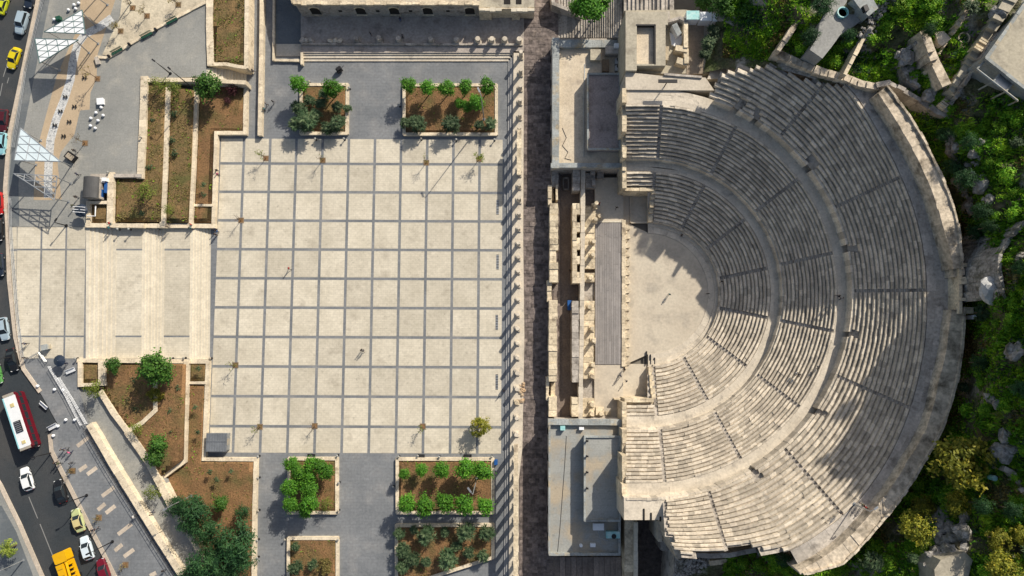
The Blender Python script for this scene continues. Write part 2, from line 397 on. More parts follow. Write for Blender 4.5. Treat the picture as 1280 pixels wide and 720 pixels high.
for t in UPT:
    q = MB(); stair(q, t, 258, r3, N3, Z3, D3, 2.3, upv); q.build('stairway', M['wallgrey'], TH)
q = MB()
ramp(q, 91, 154, -90, 90, Z1, ZW1); ramp(q, 170, 238, -118, 118, Z2, ZW2, 60); ramp(q, 258, r3, -75, 118, Z3, ZW3, 60, 6, upv)
q.build('foundation', M['wallgrey'], TH)
q = MB(); annulus(q, 153.5, 168.6, -117, 117, ZW1-.05, 13, 3); q.build('walkway', M['walk'], TH)
q = MB(); annulus(q, 237, 255.6, -117, 117, ZW2-.05, 13, 3); q.build('walkway', M['walk'], TH)
q = MB(); ringwall(q, 168, 170.6, -118, 118, Z2+.02, ZW1-1, 8, .03); q.build('walkway_wall', M['seat'], TH)
q = MB(); ringwall(q, 255.2, 258.4, -71, 117, Z3+.12, ZW2-1, 8, .05, [(g[0], 3.2) for g in GAPS3]); q.build('walkway_wall', M['seat'], TH)
for g, dp, hw in GAPS3:      # stairs cut through the front wall of the upper tier
    q = MB()
    for k in range(5):
        ra = 256+k*2.6; d = 57.3/ra*3.0; z = ZW2+.25+k*.36
        q.prism([XY(ra, g-d, z), XY(ra, g+d, z), XY(ra+2.6, g+d, z), XY(ra+2.6, g-d, z)], z, ZW2-.5)
    q.build('wall_stair', M['wallgrey'], TH)
# orchestra
q = MB()
pts = [(781, 277)]+[ring(76, t) for t in range(-90, 91, 6)]+[(781, 456)]
q.pp(pts, 0.05, -.5); q.build('orchestra_floor', M['orch'], TH)
q = MB(); annulus(q, 75.5, 84, -90, 90, .18, 10, 1); annulus(q, 84, 91.5, -90, 90, .42, 10, 1); q.build('orchestra_step', M['walk'], TH)
q = MB(); ringwall(q, 89.6, 92, -86, 86, Z1+.1, -.3, 7, .04); q.build('podium_wall', M['seat'], TH)
# upper gallery and rim wall
rin = lambda t: interp(RIM_IN, t); rout_ = lambda t: interp(RIM_OUT, t)
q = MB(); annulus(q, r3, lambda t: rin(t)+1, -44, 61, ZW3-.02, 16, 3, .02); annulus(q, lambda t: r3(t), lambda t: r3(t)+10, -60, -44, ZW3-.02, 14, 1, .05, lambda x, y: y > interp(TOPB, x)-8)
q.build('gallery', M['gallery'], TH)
def rimz(t): return ZW3+(3.0 if t < -5 else 2.2)
gap = [(0, 18)]
q = MB(); ringwall(q, rin, rout_, -41, 61.5, rimz, 14, 9, .07, gap, None, None, .8); q.build('rim_wall', M['rim'], TH)
q = MB(); ringwall(q, lambda t: rout_(t)-1.5, lambda t: rout_(t)+1.5, -41, 61, lambda t: rimz(t)+.35, 14, 8, .1, [(0, 20)], None, None, 1.0); q.build('rim_parapet', M['rim'], TH)
# aedicula (small shrine) in the middle of the rim
q = MB(); Zr = ZW3
for x0, y0, x1, y1, zt in ((1189.5, 335, 1199, 353, Zr+.5), (1199, 330, 1203, 392, Zr+2.8), (1190, 374, 1200, 391, Zr+.5), (1201, 346, 1212, 355, Zr+3), (1201, 372, 1210, 376, Zr+3), (1213, 350, 1220, 374, Zr+2.6),
                         (1203, 329, 1218, 334, Zr+2.4), (1204, 384, 1217, 392, Zr+2.4)):
    q.pp([(x0, y0), (x1, y0), (x1, y1), (x0, y1)], zt, 16)
for k in range(6):
    x = 1187+k*2.1
    q.pp([(x, 353), (x+2.0, 353), (x+2.0, 374), (x, 374)], Zr+.25+.3*k, 16)
q.build('shrine', M['wallstone'], TH)
q = MB(); q.pp([(1201, 355), (1213, 355), (1213, 372), (1201, 372)], Zr+.3, 16); q.build('shrine_floor', M['wallgrey'], TH)
# end walls, parodos vault fronts
for sgn in (-1, 1):
    q = MB()
    for rr0, rr1, z in ((258 if sgn > 0 else 256, 240, ZW2), (238, 204, ZW2-1.6), (204, 171, Z2+1.2), (170, 155, ZW1), (154, 133 if sgn < 0 else 137, ZW1-.3)):
        y0, y1 = CY+sgn*rr0, CY+sgn*rr1
        q.wall([(780.5, y0), (780.5, y1)], .8, z+.5, -.5, blk=1.1, jit=.15)
    q.build('end_wall', M['wallstone'], TH)
for y0, y1 in ((236, 275), (460, 500)):
    q = MB()
    if y0 < 300: q.pp([(783, 212), (817, 212), (817, 235), (783, 235)], Z1+D1*9-.6, -.5); q.wall([(782, 236.5), (816, 236.5)], .7, Z1+D1*9+.05, -.5)
    else: q.pp([(783, 500), (817, 500), (817, 522), (783, 522)], Z1+D1*10-.6, -.5); q.wall([(782, 500.5), (816, 500.5)], .7, Z1+D1*10+.3, -.5)
    q.wall([(814.5, y0), (814.5, y1)], .75, Z1+1.6, -.5, zfn=(lambda u: Z1+3.8-3.6*u) if y0 < 300 else (lambda u: Z1+.3+3.6*u))
    q.build('side_passage_wall', M['wallstone'], TH)
q = MB(); q.pp([(779, 236), (813, 236), (813, 279), (779, 279)], .03, -.5)
q.pp([(788, 240), (789.2, 240), (789.2, 278), (788, 278)], .5, -.5); q.pp([(789, 277.5), (816, 276), (816, 278.2), (789, 279)], .5, -.5)
q.build('side_passage_floor', M['orch'], TH)
q = MB(); q.pp([(779, 455), (812, 455), (812, 500), (779, 500)], .03, -.5); q.build('side_passage_floor', M['orch'], TH)
# ---------------------------------------------------------------- grounds, paving, roads (the setting)
def R4(x0, y0, x1, y1): return [(x0, y0), (x1, y0), (x1, y1), (x0, y1)]
def V(p, z): p = p if isinstance(p, Vector) else at(*p); return Vector((p.x, p.y, z))
q = MB(); q.face([(-700, -700, -.62), (700, -700, -.62), (700, 700, -.62), (-700, 700, -.62)]); struct('ground', q, M['ground'])
q = MB(); q.sheet([(225, -140), (640, -140), (640, 860), (225, 860)], 0); struct('plaza_paving', q, M['grey'])
# cream slabs of the square
gx0, gx1 = at(305.3, 174.5).x, at(599.6, 174.5).x
gy0, gy1 = at(450, 205).y, at(450, 533.4).y
xs = [at(276.5, 180).x]+[gx0+(gx1-gx0)*k/9 for k in range(10)]+[at(628.3, 180).x]
ys = [at(450, 174).y]+[gy0+(gy1-gy0)*k/9 for k in range(10)]+[at(450, 566.3).y]
q = MB(); hw = .27
for i in range(11):
    for j in range(11):
        xa, xb = xs[i]+(hw if i else 0), xs[i+1]-(hw if i < 10 else 0)
        ya, yb = ys[j]-(hw if j else 0), ys[j+1]+(hw if j < 10 else 0)
        h = .025
        q.prism([(xa, yb), (xb, yb), (xb, ya), (xa, ya)], h, .002)
plaza = struct('plaza_slabs', q, M['cream'])
def drain(px, py, i):
    p = at(px, py, .026); d = MB()
    d.box((p.x, p.y, .027), (.5, 3.0, .012), 0, 0)
    for k in range(9): d.box((p.x, p.y-1.3+k*.325, .0395), (.5, .2, .012), 0, 1)
    tag(d.build('drain_grate', [M['black'], M['steel']]), 'long grey drain grate let into the cream slabs, %s from the top' % nth(i), 'grate', 'drain grates along the square edge')
for i, y in enumerate((259, 327.5, 403, 477.5)): drain(622 if y < 350 else 621, y, i)

ZS = 2.7
# upper left terrace, upper path steps
q = MB(); q.pp([(60, -120), (258, -120), (258, 96), (178, 98), (178, 222), (110, 222), (110, 283.5), (9, 283.5), (8, 236), (12, 170), (50, -20)], ZS, -.6); struct('terrace_paving', q, M['greywarm'])
# cream stairs and landings on the left
q = MB()
LY0, LY1 = 284, 449
def lef(y): return interp([(283, 9), (350, 11), (422, 20), (450, 24)], y)
def band(mb, x0, x1, z, m, y0=LY0, y1=LY1): mb.pp([(x0, y0), (x1, y0), (x1-1.4, y1), (x0-1.4, y1)], z, -.6, m)
q2 = MB()
fl = [(60, 107, ZS), (145, 178, ZS-.9), (205, 238, ZS-1.8)]
q.pp([(lef(284), LY0), (107.5, LY0), (107, LY1), (26, LY1), (20, 422), (12, 350)], ZS-.03, -.6, 1)
for (x0, x1, z) in fl[1:]: band(q, x0, x1, z-.03, 1)
q2 = MB()
ln = [(22, 106), (145.5, 177), (206, 237)]
def slabs(mb, x0, x1, z, lines_x, yl=(312, 420.5)):
    ex = [x0]+lines_x+[x1]; ey = [LY0]+list(yl)+[LY1-1]
    for i in range(len(ex)-1):
        for j in range(3):
            a = ex[i]+(1.2 if i else 0); b = ex[i+1]-(1.2 if i < len(ex)-2 else 0); c = ey[j]+(1.1 if j else 0); d = ey[j+1]-(1.1 if j < 2 else 0)
            sh = lambda y: -(y-284)/165*3.0 if len(ex) > 2 else -(y-284)/165*1.4
            mb.pp([(a+sh(c), c), (b+sh(c), c), (b+sh(d), d), (a+sh(d), d)], z, z-.05, 0)
slabs(q2, 22, 107, ZS, [52, 83]); slabs(q2, 145, 178, ZS-.9, []); slabs(q2, 205.5, 238, ZS-1.8, [])
q2.pp([(10, 284), (21, 284), (21, 311), (11, 311)], ZS, ZS-.05); q2.pp([(11, 314), (20.5, 314), (20, 419), (18, 419), (12, 350)], ZS, ZS-.05)
struct('stair_landing', q, [M['cream'], M['grey']])
struct('landing_slabs', q2, M['cream'])
q = MB()
for (x0, x1, zt) in ((107, 145, ZS), (178, 205.5, ZS-.9), (238, 263.5, ZS-1.8)):
    n = 7
    for k in range(n):
        a, b = x0+(x1-x0)*k/n, x0+(x1-x0)*(k+1)/n+.05
        z = zt-.9*(k+.5)/n
        q.pp([(a, LY0), (b, LY0), (b-1.4, LY1), (a-1.4, LY1)], z, -.6)
st = struct('stone_stair', q, M['step'])
# stone steps between the upper planters
q = MB()
for k in range(12):
    a, b = 258+50*k/12, 258+50*(k+1)/12
    q.pp(R4(a, 85, b, 102.5), ZS-ZS*(k+.5)/12, -.6)
struct('path_steps', q, M['step'])
# lower left pavement, sloping side path
SW = [(26, 449), (98, 449), (98, 484), (110, 530), (228, 722), (262, 780), (180, 780), (150, 735), (143, 720), (64, 564), (62, 543), (72, 530), (52, 494), (29, 461)]
q = MB(); q.pp(SW, ZS, -.6); struct('pavement', q, M['grey'])
q = MB(); q.pp([(98, 484), (124, 493), (160, 540), (206, 600), (224, 650), (252, 695), (300, 780), (262, 780), (228, 722), (110, 530)], ZS-.5, -.6); struct('side_path', q, M['greywarm'])
# the road and the far pavement
KL = [(60, -120), (50, -20), (47, 0), (11, 170), (6, 236), (9, 284), (11, 350), (19, 422), (29, 461), (50, 490), (72, 530), (62, 543), (64, 564), (143, 720), (175, 790)]
q = MB(); q.pp([(-420, -120)]+KL+[(-420, 790)], ZS-.14, -.6); road = struct('road', q, M['asphalt'])
q = MB()
def strip(mb, pts, w, ztop, zbot, m=0, off=0.0):
    P = [at(x, y, ztop) for x, y in pts]; P = [Vector((p.x, p.y)) for p in P]; L, Rr = [], []
    for i, p in enumerate(P):
        d = (P[min(i+1, len(P)-1)]-P[max(i-1, 0)]).normalized(); n = Vector((-d.y, d.x))
        L.append(p+n*(off+w/2)); Rr.append(p+n*(off-w/2))
    for i in range(len(P)-1):
        mb.prism([L[i], Rr[i], Rr[i+1], L[i+1]], ztop, zbot, m)
strip(q, [(-30, 560), (0, 606), (24, 655), (53, 722), (80, 790)], .8, ZS-.0, ZS-.5)
struct('far_kerb', q, M['kerb'])
q = MB(); q.pp([(-200, 560), (-33, 560), (-3, 608), (21, 656), (50, 722), (77, 790), (-200, 790)], ZS, -.6); struct('far_pavement', q, M['greywarm'])
q = MB(); q.pp([(-200, 640), (2, 632), (20, 664), (40, 716), (60, 790), (-200, 790)], ZS+.006, ZS-.1); struct('pavement_shade', q, M['slate'])  # dark sheet painted for the shade over the far pavement corner
q = MB()
strip(q, KL[1:10], .75, ZS+.14, ZS-.4); strip(q, KL[11:], .75, ZS+.14, ZS-.4)
struct('kerb', q, M['kerb'])
q = MB()
a_ = [(x+8, y) for x, y in ((52, -20), (48, 0), (14, 170), (9, 232), (10, 283))]
strip(q, a_, 1.9, ZS+.02, ZS-.3); struct('gutter_strip', q, M['slate'])
# faint lane marks
q = MB()
for (x0, y0, x1, y1) in ((4, 96, 12, 70), (0, 120, 3, 104), (9, 104, 11, 97), (66, 695, 50, 655), (47, 648, 36, 621)):
    strip(q, [(x0, y0), (x1, y1)], .16, ZS-.134, ZS-.2)
struct('lane_marking', q, paint('worn_road_paint', (.22, .22, .21), .8, 0, 0))
q = MB()
for (x0, y0, x1, y1) in ((363, 105, 420, 60), (372, 220, 408, 195), (410, 238, 455, 205), (480, 340, 537, 298), (460, 405, 495, 375), (498, 420, 542, 385), (555, 520, 620, 470), (540, 597, 575, 567), (583, 625, 630, 590), (705, 715, 735, 700)):
    strip(q, [(x0/3.765, 530+y0/3.765), (x1/3.765, 530+y1/3.765)], .75, ZS+.006, ZS-.1)
struct('paving_strips', q, M['kerb'])
# sandy ground, tan and white pebble bands by the canopies
q = MB(); q.pp([(128, 68), (150, 20), (158, -60), (262, -60), (258, 4), (246, 10), (135, 70)], ZS+.09, ZS-.3); struct('sandy_ground', q, mat('pale_sand', (.54, .48, .36), (.45, .39, .29), scale=.25, fine=3, famt=.2, bump=.5, stain=(.36, .32, .24), sscale=.5))
q = MB(); q.sheet([(101, -40), (157, -40), (122, 68), (121, 80), (121, 98), (113, 116), (112, 137), (100, 138), (93, 168), (76, 190), (72, 205), (77, 250), (42, 250), (44, 200), (48, 180), (60, 135), (71, 95), (86, 60), (100, 30)], ZS+.004)
struct('tan_paving', q, mat('tan_paving', (.43, .335, .225), (.37, .285, .19), scale=.2, fine=3, famt=.12, bump=.1))
q = MB(); rr_ = random.Random(3)
WB = [(140, 22), (124, 34), (106, 43), (97, 55), (91, 78), (88, 100), (80, 125), (70, 150), (63, 175), (61, 200), (60, 225), (60, 247)]
strip(q, WB, 1.65, ZS+.008, ZS-.1)
struct('pebble_band', q, mat('pebble_mix', (.58, .58, .56), (.40, .41, .41), scale=3.2, fine=7, famt=.45, bump=1.0, stain=(.22, .23, .24), sscale=2.4, slo=.55, shi=.62))

# old street beside the theatre, stylobate, steps
q = MB(); q.pp([(654.5, -40), (700, -40), (700, 760), (648, 760)], .7, -.6); struct('old_street', q, M['street'])
q = MB()
rs = random.Random(5); y = -20                       # irregular paving blocks of the street
while y < 740:
    h = rs.uniform(3, 6); x = 655-(y/720)*6
    while x < 688:
        w = rs.uniform(4, 10)
        if rs.random() < .8: q.pp([(x+.2, y+.2), (x+w-.2, y+.2), (x+w-.2, y+h-.2), (x+.2, y+h-.2)], .7+rs.uniform(.01, .09), .6)
        x += w
    y += h
struct('street_blocks', q, M['street'])
q = MB()
P0 = [(642, 64), (655, 64), (654, 300), (655.5, 420), (653, 560), (648.5, 600), (647.5, 760), (635.5, 760), (639, 400)]
q.pp(P0, .8, -.6); struct('stylobate', q, M['walk'])
q = MB()
for k in range(3):
    q.pp([(635.5+k*2.6, 75-k*3), (650, 75-k*3), (648, 760), (629.5+k*2.6, 760)], .2+.2*k, -.6)
    q.pp([(376, 76.5-k*4), (635.5+k*2.6, 76.5-k*4), (635.5+k*2.6, 60), (376, 60)], .202+.2*k, -.6, 1)
struct('stylobate_steps', q, [mat('grey_step_stone', (.30, .30, .295), (.25, .25, .25), scale=.3, fine=3, famt=.15), M['walk']])
q = MB(); q.pp([(376, 0), (655, 0), (655, 66), (376, 66)], .8, -.6); struct('upper_forecourt', q, mat('forecourt_stone', (.36, .32, .28), (.29, .255, .225), scale=.3, fine=2.2, famt=.22, attr=.1, bump=.3, stain=(.22, .19, .165), sscale=.4))
q = MB(); q.pp([(344, -60), (376, -60), (376, 55), (344, 55)], .06, -.3); struct('sunken_lane', q, M['slate'])
q = MB(); q.pp([(345, 55), (376, 55), (376, 70), (345, 70)], .1, -.3); struct('lane_apron', q, M['walk'])

# ---------------------------------------------------------------- garden walls: every wall a thing of its own
def gwall(label, px, w, ztop, zbot=-.5, name='garden_wall', m='planter', cat='wall', blk=1.6, jit=.02, jw=.02, group=None):
    b = MB(); b.wall(px, w, ztop, zbot, 0, blk, jit, jw); o = b.build(name, M[m]); return tag(o, label, cat, group)
gwall('cream wall running along the path right of the upper planters', [(328, -60), (326.5, 60), (324.5, 168)], .85, 1.1)
gwall('thin pale wall bordering the sunken lane by the old hall', [(342.5, -60), (341.5, 75)], .4, .7)
gwall('short pale kerb wall closing the sunken lane', [(341.5, 75), (376.5, 75.5)], .5, .5)
gwall('short wall end at the top of the plaza steps', [(377, 66), (377, 80)], .4, 1.0)
def gwallz(label, px, zs, w, zbot, m='rim', jit=.15, jw=.1, name='garden_wall'):
    b = MB()
    for (a, c_, z0, z1) in zip(px, px[1:], zs, zs[1:]):
        n = max(1, round(math.dist(a, c_)/9))
        for k in range(n):
            f = lambda u: (a[0]+(c_[0]-a[0])*u, a[1]+(c_[1]-a[1])*u)
            b.wall([f(k/n), f((k+1)/n)], w, z0+(z1-z0)*(k+.5)/n, zbot, 0, 3, jit, jw)
    return tag(b.build(name, M[m]), label, 'wall')
def soil(label, px, z, m='soil', jit=.12):
    """a bed of earth: one uneven sheet"""
    P = [at(x, y, z) for x, y in px]; x0, x1 = min(p.x for p in P), max(p.x for p in P); y0, y1 = min(p.y for p in P), max(p.y for p in P)
    o = soil_mesh(P, z, m, jit); o['kind'] = 'structure'; return o
def inside(x, y, P):
    c = False; n = len(P)
    for i in range(n):
        a, b = P[i], P[i-1]
        if (a[1] > y) != (b[1] > y) and x < (b[0]-a[0])*(y-a[1])/(b[1]-a[1])+a[0]: c = not c
    return c
def soil_mesh(P, z, m, jit):
    b = MB(); b.prism(P, z, z-1.2)
    x0, x1 = min(p.x for p in P), max(p.x for p in P); y0, y1 = min(p.y for p in P), max(p.y for p in P)
    st_ = .8; H = {}
    def hh(i, j):
        if (i, j) not in H:
            x, y = x0+i*st_, y0+j*st_
            H[i, j] = (x, y, z+.012+jit*(noise.noise(Vector((x*.45, y*.45, 3)))+.6*noise.noise(Vector((x*1.3, y*1.3, 7)))+.9)*.7)
        return H[i, j]
    for i in range(int((x1-x0)/st_)+1):
        for j in range(int((y1-y0)/st_)+1):
            if all(inside(x0+a*st_, y0+c*st_, P) for a, c in ((i, j), (i+1, j), (i+1, j+1), (i, j+1))):
                b.face([hh(i, j), hh(i+1, j), hh(i+1, j+1), hh(i, j+1)])
    return b.build('soil_bed', M[m], None, True)
# planter at the very top left
gwall('broad cream wall left of the topmost olive-brown planter', [(262.5, -60), (261.5, 30), (263, 79)], 1.35, ZS+.45)
gwall('cream wall right of the topmost olive-brown planter', [(309, -60), (307.5, 84)], .8, ZS+.4)
gwall('stepped cream wall below the topmost olive-brown planter', [(260, 80), (283, 80), (297, 83), (307, 84)], .7, ZS+.4)
soil('', [(265.5, -60), (306, -60), (305, 81), (283, 78.5), (267, 77.5)], ZS+.15, 'soilgreen')
# terraced beds
gwall('broad white-topped wall left of the terraced beds', [(180, 97), (178, 160), (175, 221)], 1.35, ZS+.4)
gwall('cream wall at the top of the terraced beds', [(178, 100), (240, 99.5), (306, 103)], .8, ZS+.3)
gwall('low grey wall closing the first terraced bed at its left', [(114, 219.5), (176, 219.5)], .7, ZS+.5, m='wallgrey')
gwall('broad pale wall beside the barrel-roofed kiosk', [(138.5, 217), (137, 278)], 1.2, ZS+.5)
gwall('pale wall between first and second terraced beds', [(209.5, 106), (206.5, 200), (203, 279)], 1.05, 2.35)
gwall('pale wall between second and third terraced beds', [(244.5, 112), (241, 200), (237, 280)], .95, 1.6)
gwall('cream edge wall between terraced beds and the cream square', [(270, 165), (268.5, 220), (266.5, 282)], .75, 1.0)
gwall('cream wall right of the reddish upper bed', [(307, 103), (306, 166)], .75, 1.0)
gwall('cream wall under the reddish upper bed', [(270, 166), (307, 166)], .75, 1.0)
b = MB()
for a_, b_, z_ in ((108, 178, ZS+.4), (178, 206, 2.35), (206, 240, 1.55), (240, 268, 1.0)): b.wall([(a_, 281.5+(a_-108)*.006), (b_, 281.5+(b_-108)*.006)], .85, z_, -.5, 0, 1.6, .02, .02)
tag(b.build('garden_wall', M['planter']), 'long cream wall stepping down along the top of the stair', 'wall')
gwall('thin cream wall across the third terraced bed', [(240, 256.5), (266, 256.5)], .5, 1.1)
gwall('pale wall beside the small corner bed under the kiosk', [(110, 252), (110, 281)], .8, ZS+.45)
gwall('pale wall above the small corner bed under the kiosk', [(110, 253), (134, 253)], .6, ZS+.45)
soil('', [(183, 103), (207, 104), (204, 200), (201, 277), (141, 277), (143, 223), (177, 223)], ZS-.3, 'soilgreen')
soil('', [(212, 105), (242, 113), (239, 200), (235, 278), (205, 278), (208, 200)], 1.9, 'soilgreen')
soil('', [(247, 105), (304.5, 106), (304, 164), (267, 164), (264, 278), (239, 278), (243, 200)], .8)
soil('', [(112, 255), (134, 255), (134, 279), (112, 279)], ZS-.2, 'soilgreen')
# beds at the lower left
b = MB()
for a_, b_, z_ in ((97, 178, ZS+.3), (178, 206, 2.2), (206, 236, 1.5), (236, 259, 1.0)): b.wall([(a_, 450.5+(a_-97)*.009), (b_, 450.5+(b_-97)*.009)], .8, z_, -.5, 0, 1.6, .02, .02)
tag(b.build('garden_wall', M['planter']), 'long cream wall stepping down along the foot of the stair', 'wall')
gwall('pale wall left of the small square bed by the stair foot', [(99.5, 452), (99.5, 482)], .8, ZS+.45)
gwall('pale wall under the small square bed by the stair foot', [(98, 481.5), (131, 480)], .65, ZS+.45)
gwall('broad white-topped wall right of the small square bed', [(127, 453), (127, 480)], 1.35, ZS+.4)
gwall('long slanting wall between the brown beds and the side path', [(125, 490), (142, 517), (160, 541)], 1.0, ZS+.35)
gwall('slanting block wall beside the side path under the shrubs', [(160, 541), (184, 575), (196, 598), (206, 617), (222, 648)], 1.35, ZS+.3)
gwall('lowest slanting wall hidden by the big dark trees', [(222, 648), (236, 668), (252, 695), (275, 735)], 1.0, ZS+.2)
gwall('zigzag pale wall standing inside the big brown bed', [(193.5, 478), (194, 513), (178, 528), (158, 540)], .8, ZS+.2)
gwall('pale wall between the big brown bed and the narrow strip bed', [(232.5, 453), (230, 530), (229, 577), (198, 600)], .95, 1.7)
gwall('cream edge wall between the narrow bed and the cream square', [(259.5, 452), (257, 520), (254.5, 575)], .75, 1.0)
gwall('thin cream wall across the narrow strip bed', [(236, 478.5), (257, 478.5)], .5, 1.1)
gwall('cream wall below the grey cabinet at the square corner', [(253, 574), (320, 574.5)], .7, .9)
gwall('long cream wall right of the big bed with dark trees', [(319.5, 574), (317.5, 650), (316.5, 760)], .75, .9)
gwall('thick sunlit wall slanting between the pavement and side path', [(112, 532), (140, 580), (170, 629), (200, 677), (232, 727), (262, 775)], 1.25, ZS+.95, jit=.03)
soil('', [(102, 454), (125, 454), (125, 479), (102, 479)], ZS-.1, 'soilgreen')
soil('', [(131, 455), (230, 455.5), (227, 575), (197, 598), (163, 541), (129, 490), (131, 480)], ZS-.1)
soil('', [(235, 455), (257, 455), (257, 477), (235, 477)], .8, 'soilgreen')
soil('', [(234, 481), (257, 481), (252, 575), (317, 577), (314, 760), (278, 735), (226, 650), (198, 601), (231, 577)], .75)
# four planters on the grey paving
def planter(label, px, h=.62, w=.62, m='soil'):
    n = len(px); c = at(sum(p[0] for p in px)/n, sum(p[1] for p in px)/n, 0)
    t = thing('planter', label, 'planter', c)
    b = MB(); b.wall([*px, px[0]], w, h, -.1, 0, 1.5, .012, .012); b.build('planter_wall', M['planter'], t)
    P = [at(x, y, h-.15) for x, y in px]; o = soil_mesh([Vector((p.x, p.y, 0)) for p in P], h-.2, m, .12)
    o.parent = t; o.location = -Vector(t.location); return t
planter('stone planter with olive shrubs, left of the two above the square', [(376.5, 105.5), (434, 105.5), (433.5, 166.5), (376, 166.5)])
planter('wide stone planter above the square with a row of round green trees', [(505, 106), (620.5, 106), (620.5, 167.5), (505, 167.5)])
planter('stone planter overgrown with bright green trees below the square', [(361, 573.5), (421, 573.5), (421, 641), (360.5, 641)])
planter('wide stone planter below the square with two rows of round trees', [(496.5, 574), (616, 574), (616, 641), (496.5, 641)])
planter('stone planter at the bottom edge with a tawny bush', [(360.5, 673), (421.5, 673), (421.5, 770), (360, 770)])
planter('bottom stone planter with a slanting lower wall and grey-green shrubs', [(495.5, 657), (616, 656.5), (616, 697), (532, 724), (495.5, 735)])

# ---------------------------------------------------------------- stage ruins
def ruin(label, name, parts, cat='ruin wall', blk=1.2):
    c = at(parts[0][0], parts[0][1], 0)
    t = None
    b = MB()
    for (x0, y0, x1, y1, z) in parts:
        n = max(1, round(abs(y1-y0)*.157/blk)); 
        for k in range(n):
            a, d = y0+(y1-y0)*k/n, y0+(y1-y0)*(k+1)/n
            j = rnd.uniform(-.5, .5)
            b.pp([(x0+rnd.uniform(-.35, .35), a+.1), (x1+rnd.uniform(-.5, .5), a+.1), (x1+rnd.uniform(-.5, .5), d-.1), (x0+rnd.uniform(-.35, .35), d-.1)], z+rnd.uniform(-.14, .14), -.5)
    return tag(b.build(name, M['wallstone'] if 'grey' not in label else M['wallgrey']), label, cat)
q = MB(); q.pp(R4(683, 205, 745, 530), .12, -.6); struct('passage_floor', q, mat('earth_floor', (.20, .16, .13), (.155, .125, .105), scale=.3, fine=3, famt=.3, bump=.3))
ruin('low grey wall stub beside the upper museum, street side', 'ruined_wall', [(690, 212, 698, 234, 2.6)])
ruin('thin upper outer wall of the stage ruin, facing the street', 'ruined_wall', [(685, 231, 690, 256, 3.6), (690.5, 231, 692, 250, 2.2), (695, 231, 697.5, 250, 3.2)])
ruin('long cream outer wall of the stage ruin, upper stretch', 'ruined_wall', [(687.3, 254, 697.8, 313, 4.3), (687.2, 313, 695, 328, 4.2), (687, 328, 697.6, 353, 4.3)])
ruin('thin outer wall beside the gateway in the stage ruin', 'ruined_wall', [(684, 350, 689.5, 377, 3.6)])
ruin('long cream outer wall of the stage ruin, lower stretch', 'ruined_wall', [(686.4, 375, 696.8, 399, 4.2), (686.2, 399, 695.6, 408, 4.2), (686, 408, 696.2, 477, 4.2)])
ruin('thin outer wall beside the lower side gate of the stage ruin', 'ruined_wall', [(683, 471, 686.2, 501, 3.2), (688.5, 478, 694, 497, 1.6)])
ruin('short cream wall of the stage ruin touching the lower museum', 'ruined_wall', [(686, 496, 696, 521, 4.1)])
ruin('grey upper cross wall of the stage ruin', 'ruined_wall', [(716, 212, 725, 238, 3.6), (717, 238, 725, 239.5, 2.0)])
ruin('cream inner stage wall with dark niches, upper stretch', 'ruined_wall', [(715.6, 254, 721.2, 354, 3.9), (721.2, 254, 725, 268, 3.9), (721.2, 278, 725, 290, 3.8), (721.2, 297, 725, 312, 3.7), (721.2, 320, 725, 330, 3.8), (721.2, 340, 725, 354, 3.9)])
ruin('grey inner stage wall, middle stretch', 'ruined_wall', [(715, 376, 723.5, 478, 3.6)])
ruin('short inner stage wall touching the lower museum', 'ruined_wall', [(714.5, 497, 723, 521, 3.6)])
q = MB(); q.wall([(728.8, 212), (728.4, 300), (727.4, 400), (725.6, 525)], .85, 3.2, -.5, 0, 1.3, .06, .05); tag(q.build('pale_wall', M['walk']), 'long thin pale wall along the back of the stage columns', 'ruin wall')
ruin('cream column podium on the stage, upper', 'column_podium', [(730, 257, 744.5, 266, 1.7), (730, 266, 750, 276, 1.6), (730, 276, 743.6, 336, 1.6), (730, 341, 743, 352.5, 1.9)], 'podium')
ruin('cream column podium on the stage, middle', 'column_podium', [(729.5, 376, 743, 432, 1.7), (729.5, 432, 742, 460, 1.6), (729.5, 460, 742.6, 474, 1.9)], 'podium')
ruin('cream column podium on the stage, lower, by the lower museum', 'column_podium', [(728.5, 498, 743, 521, 1.8)], 'podium')
q = MB(); q.pp(R4(730, 353, 743, 376), .5, -.5); q.pp(R4(729, 474, 743, 498), .5, -.5); struct('podium_gap_floor', q, M['wallgrey'])
ruin('stacked grey blocks in the shaded upper corner of the stage', 'stone_stack', [(732, 216, 744.5, 235, 2.2), (738, 213, 744, 218, 3.0), (740, 225, 744, 232, 3.2), (746, 213, 755, 223, 2.0)], 'stones')
def column(label, px, py, zb, h, r, group, m='walk', name='stone_column', cap=False):
    p = at(px, py, zb); t = thing(name, label, 'column', (p.x, p.y, zb), group)
    b = MB(); b.prism([(p.x+sx*r*1.35, p.y+sy*r*1.35) for sx, sy in ((-1, -1), (1, -1), (1, 1), (-1, 1))], zb+.28, zb-.1); b.cyl(p, r*1.25, r*1.08, zb+.27, zb+.45, 14); b.build('column_base', M[m], t)
    b = MB(); n = max(2, int(h/1.1))
    for k in range(n):
        z0, z1 = zb+.44+(h-.44)*k/n, zb+.44+(h-.44)*(k+1)/n; dx, dy = rnd.uniform(-.02, .02), rnd.uniform(-.02, .02)
        b.cyl((p.x+dx, p.y+dy), r*(1.02-.1*k/n), r*(1.0-.1*(k+1)/n), z0+.008, z1, 14)
    b.build('column_shaft', M[m], t)
    if cap:
        b = MB(); b.cyl(p, r*.95, r*1.3, zb+h, zb+h+.35, 12); b.prism([(p.x+sx*r*1.4, p.y+sy*r*1.4) for sx, sy in ((-1, -1), (1, -1), (1, 1), (-1, 1))], zb+h+.5, zb+h+.34); b.build('capital', M[m], t)
    return t
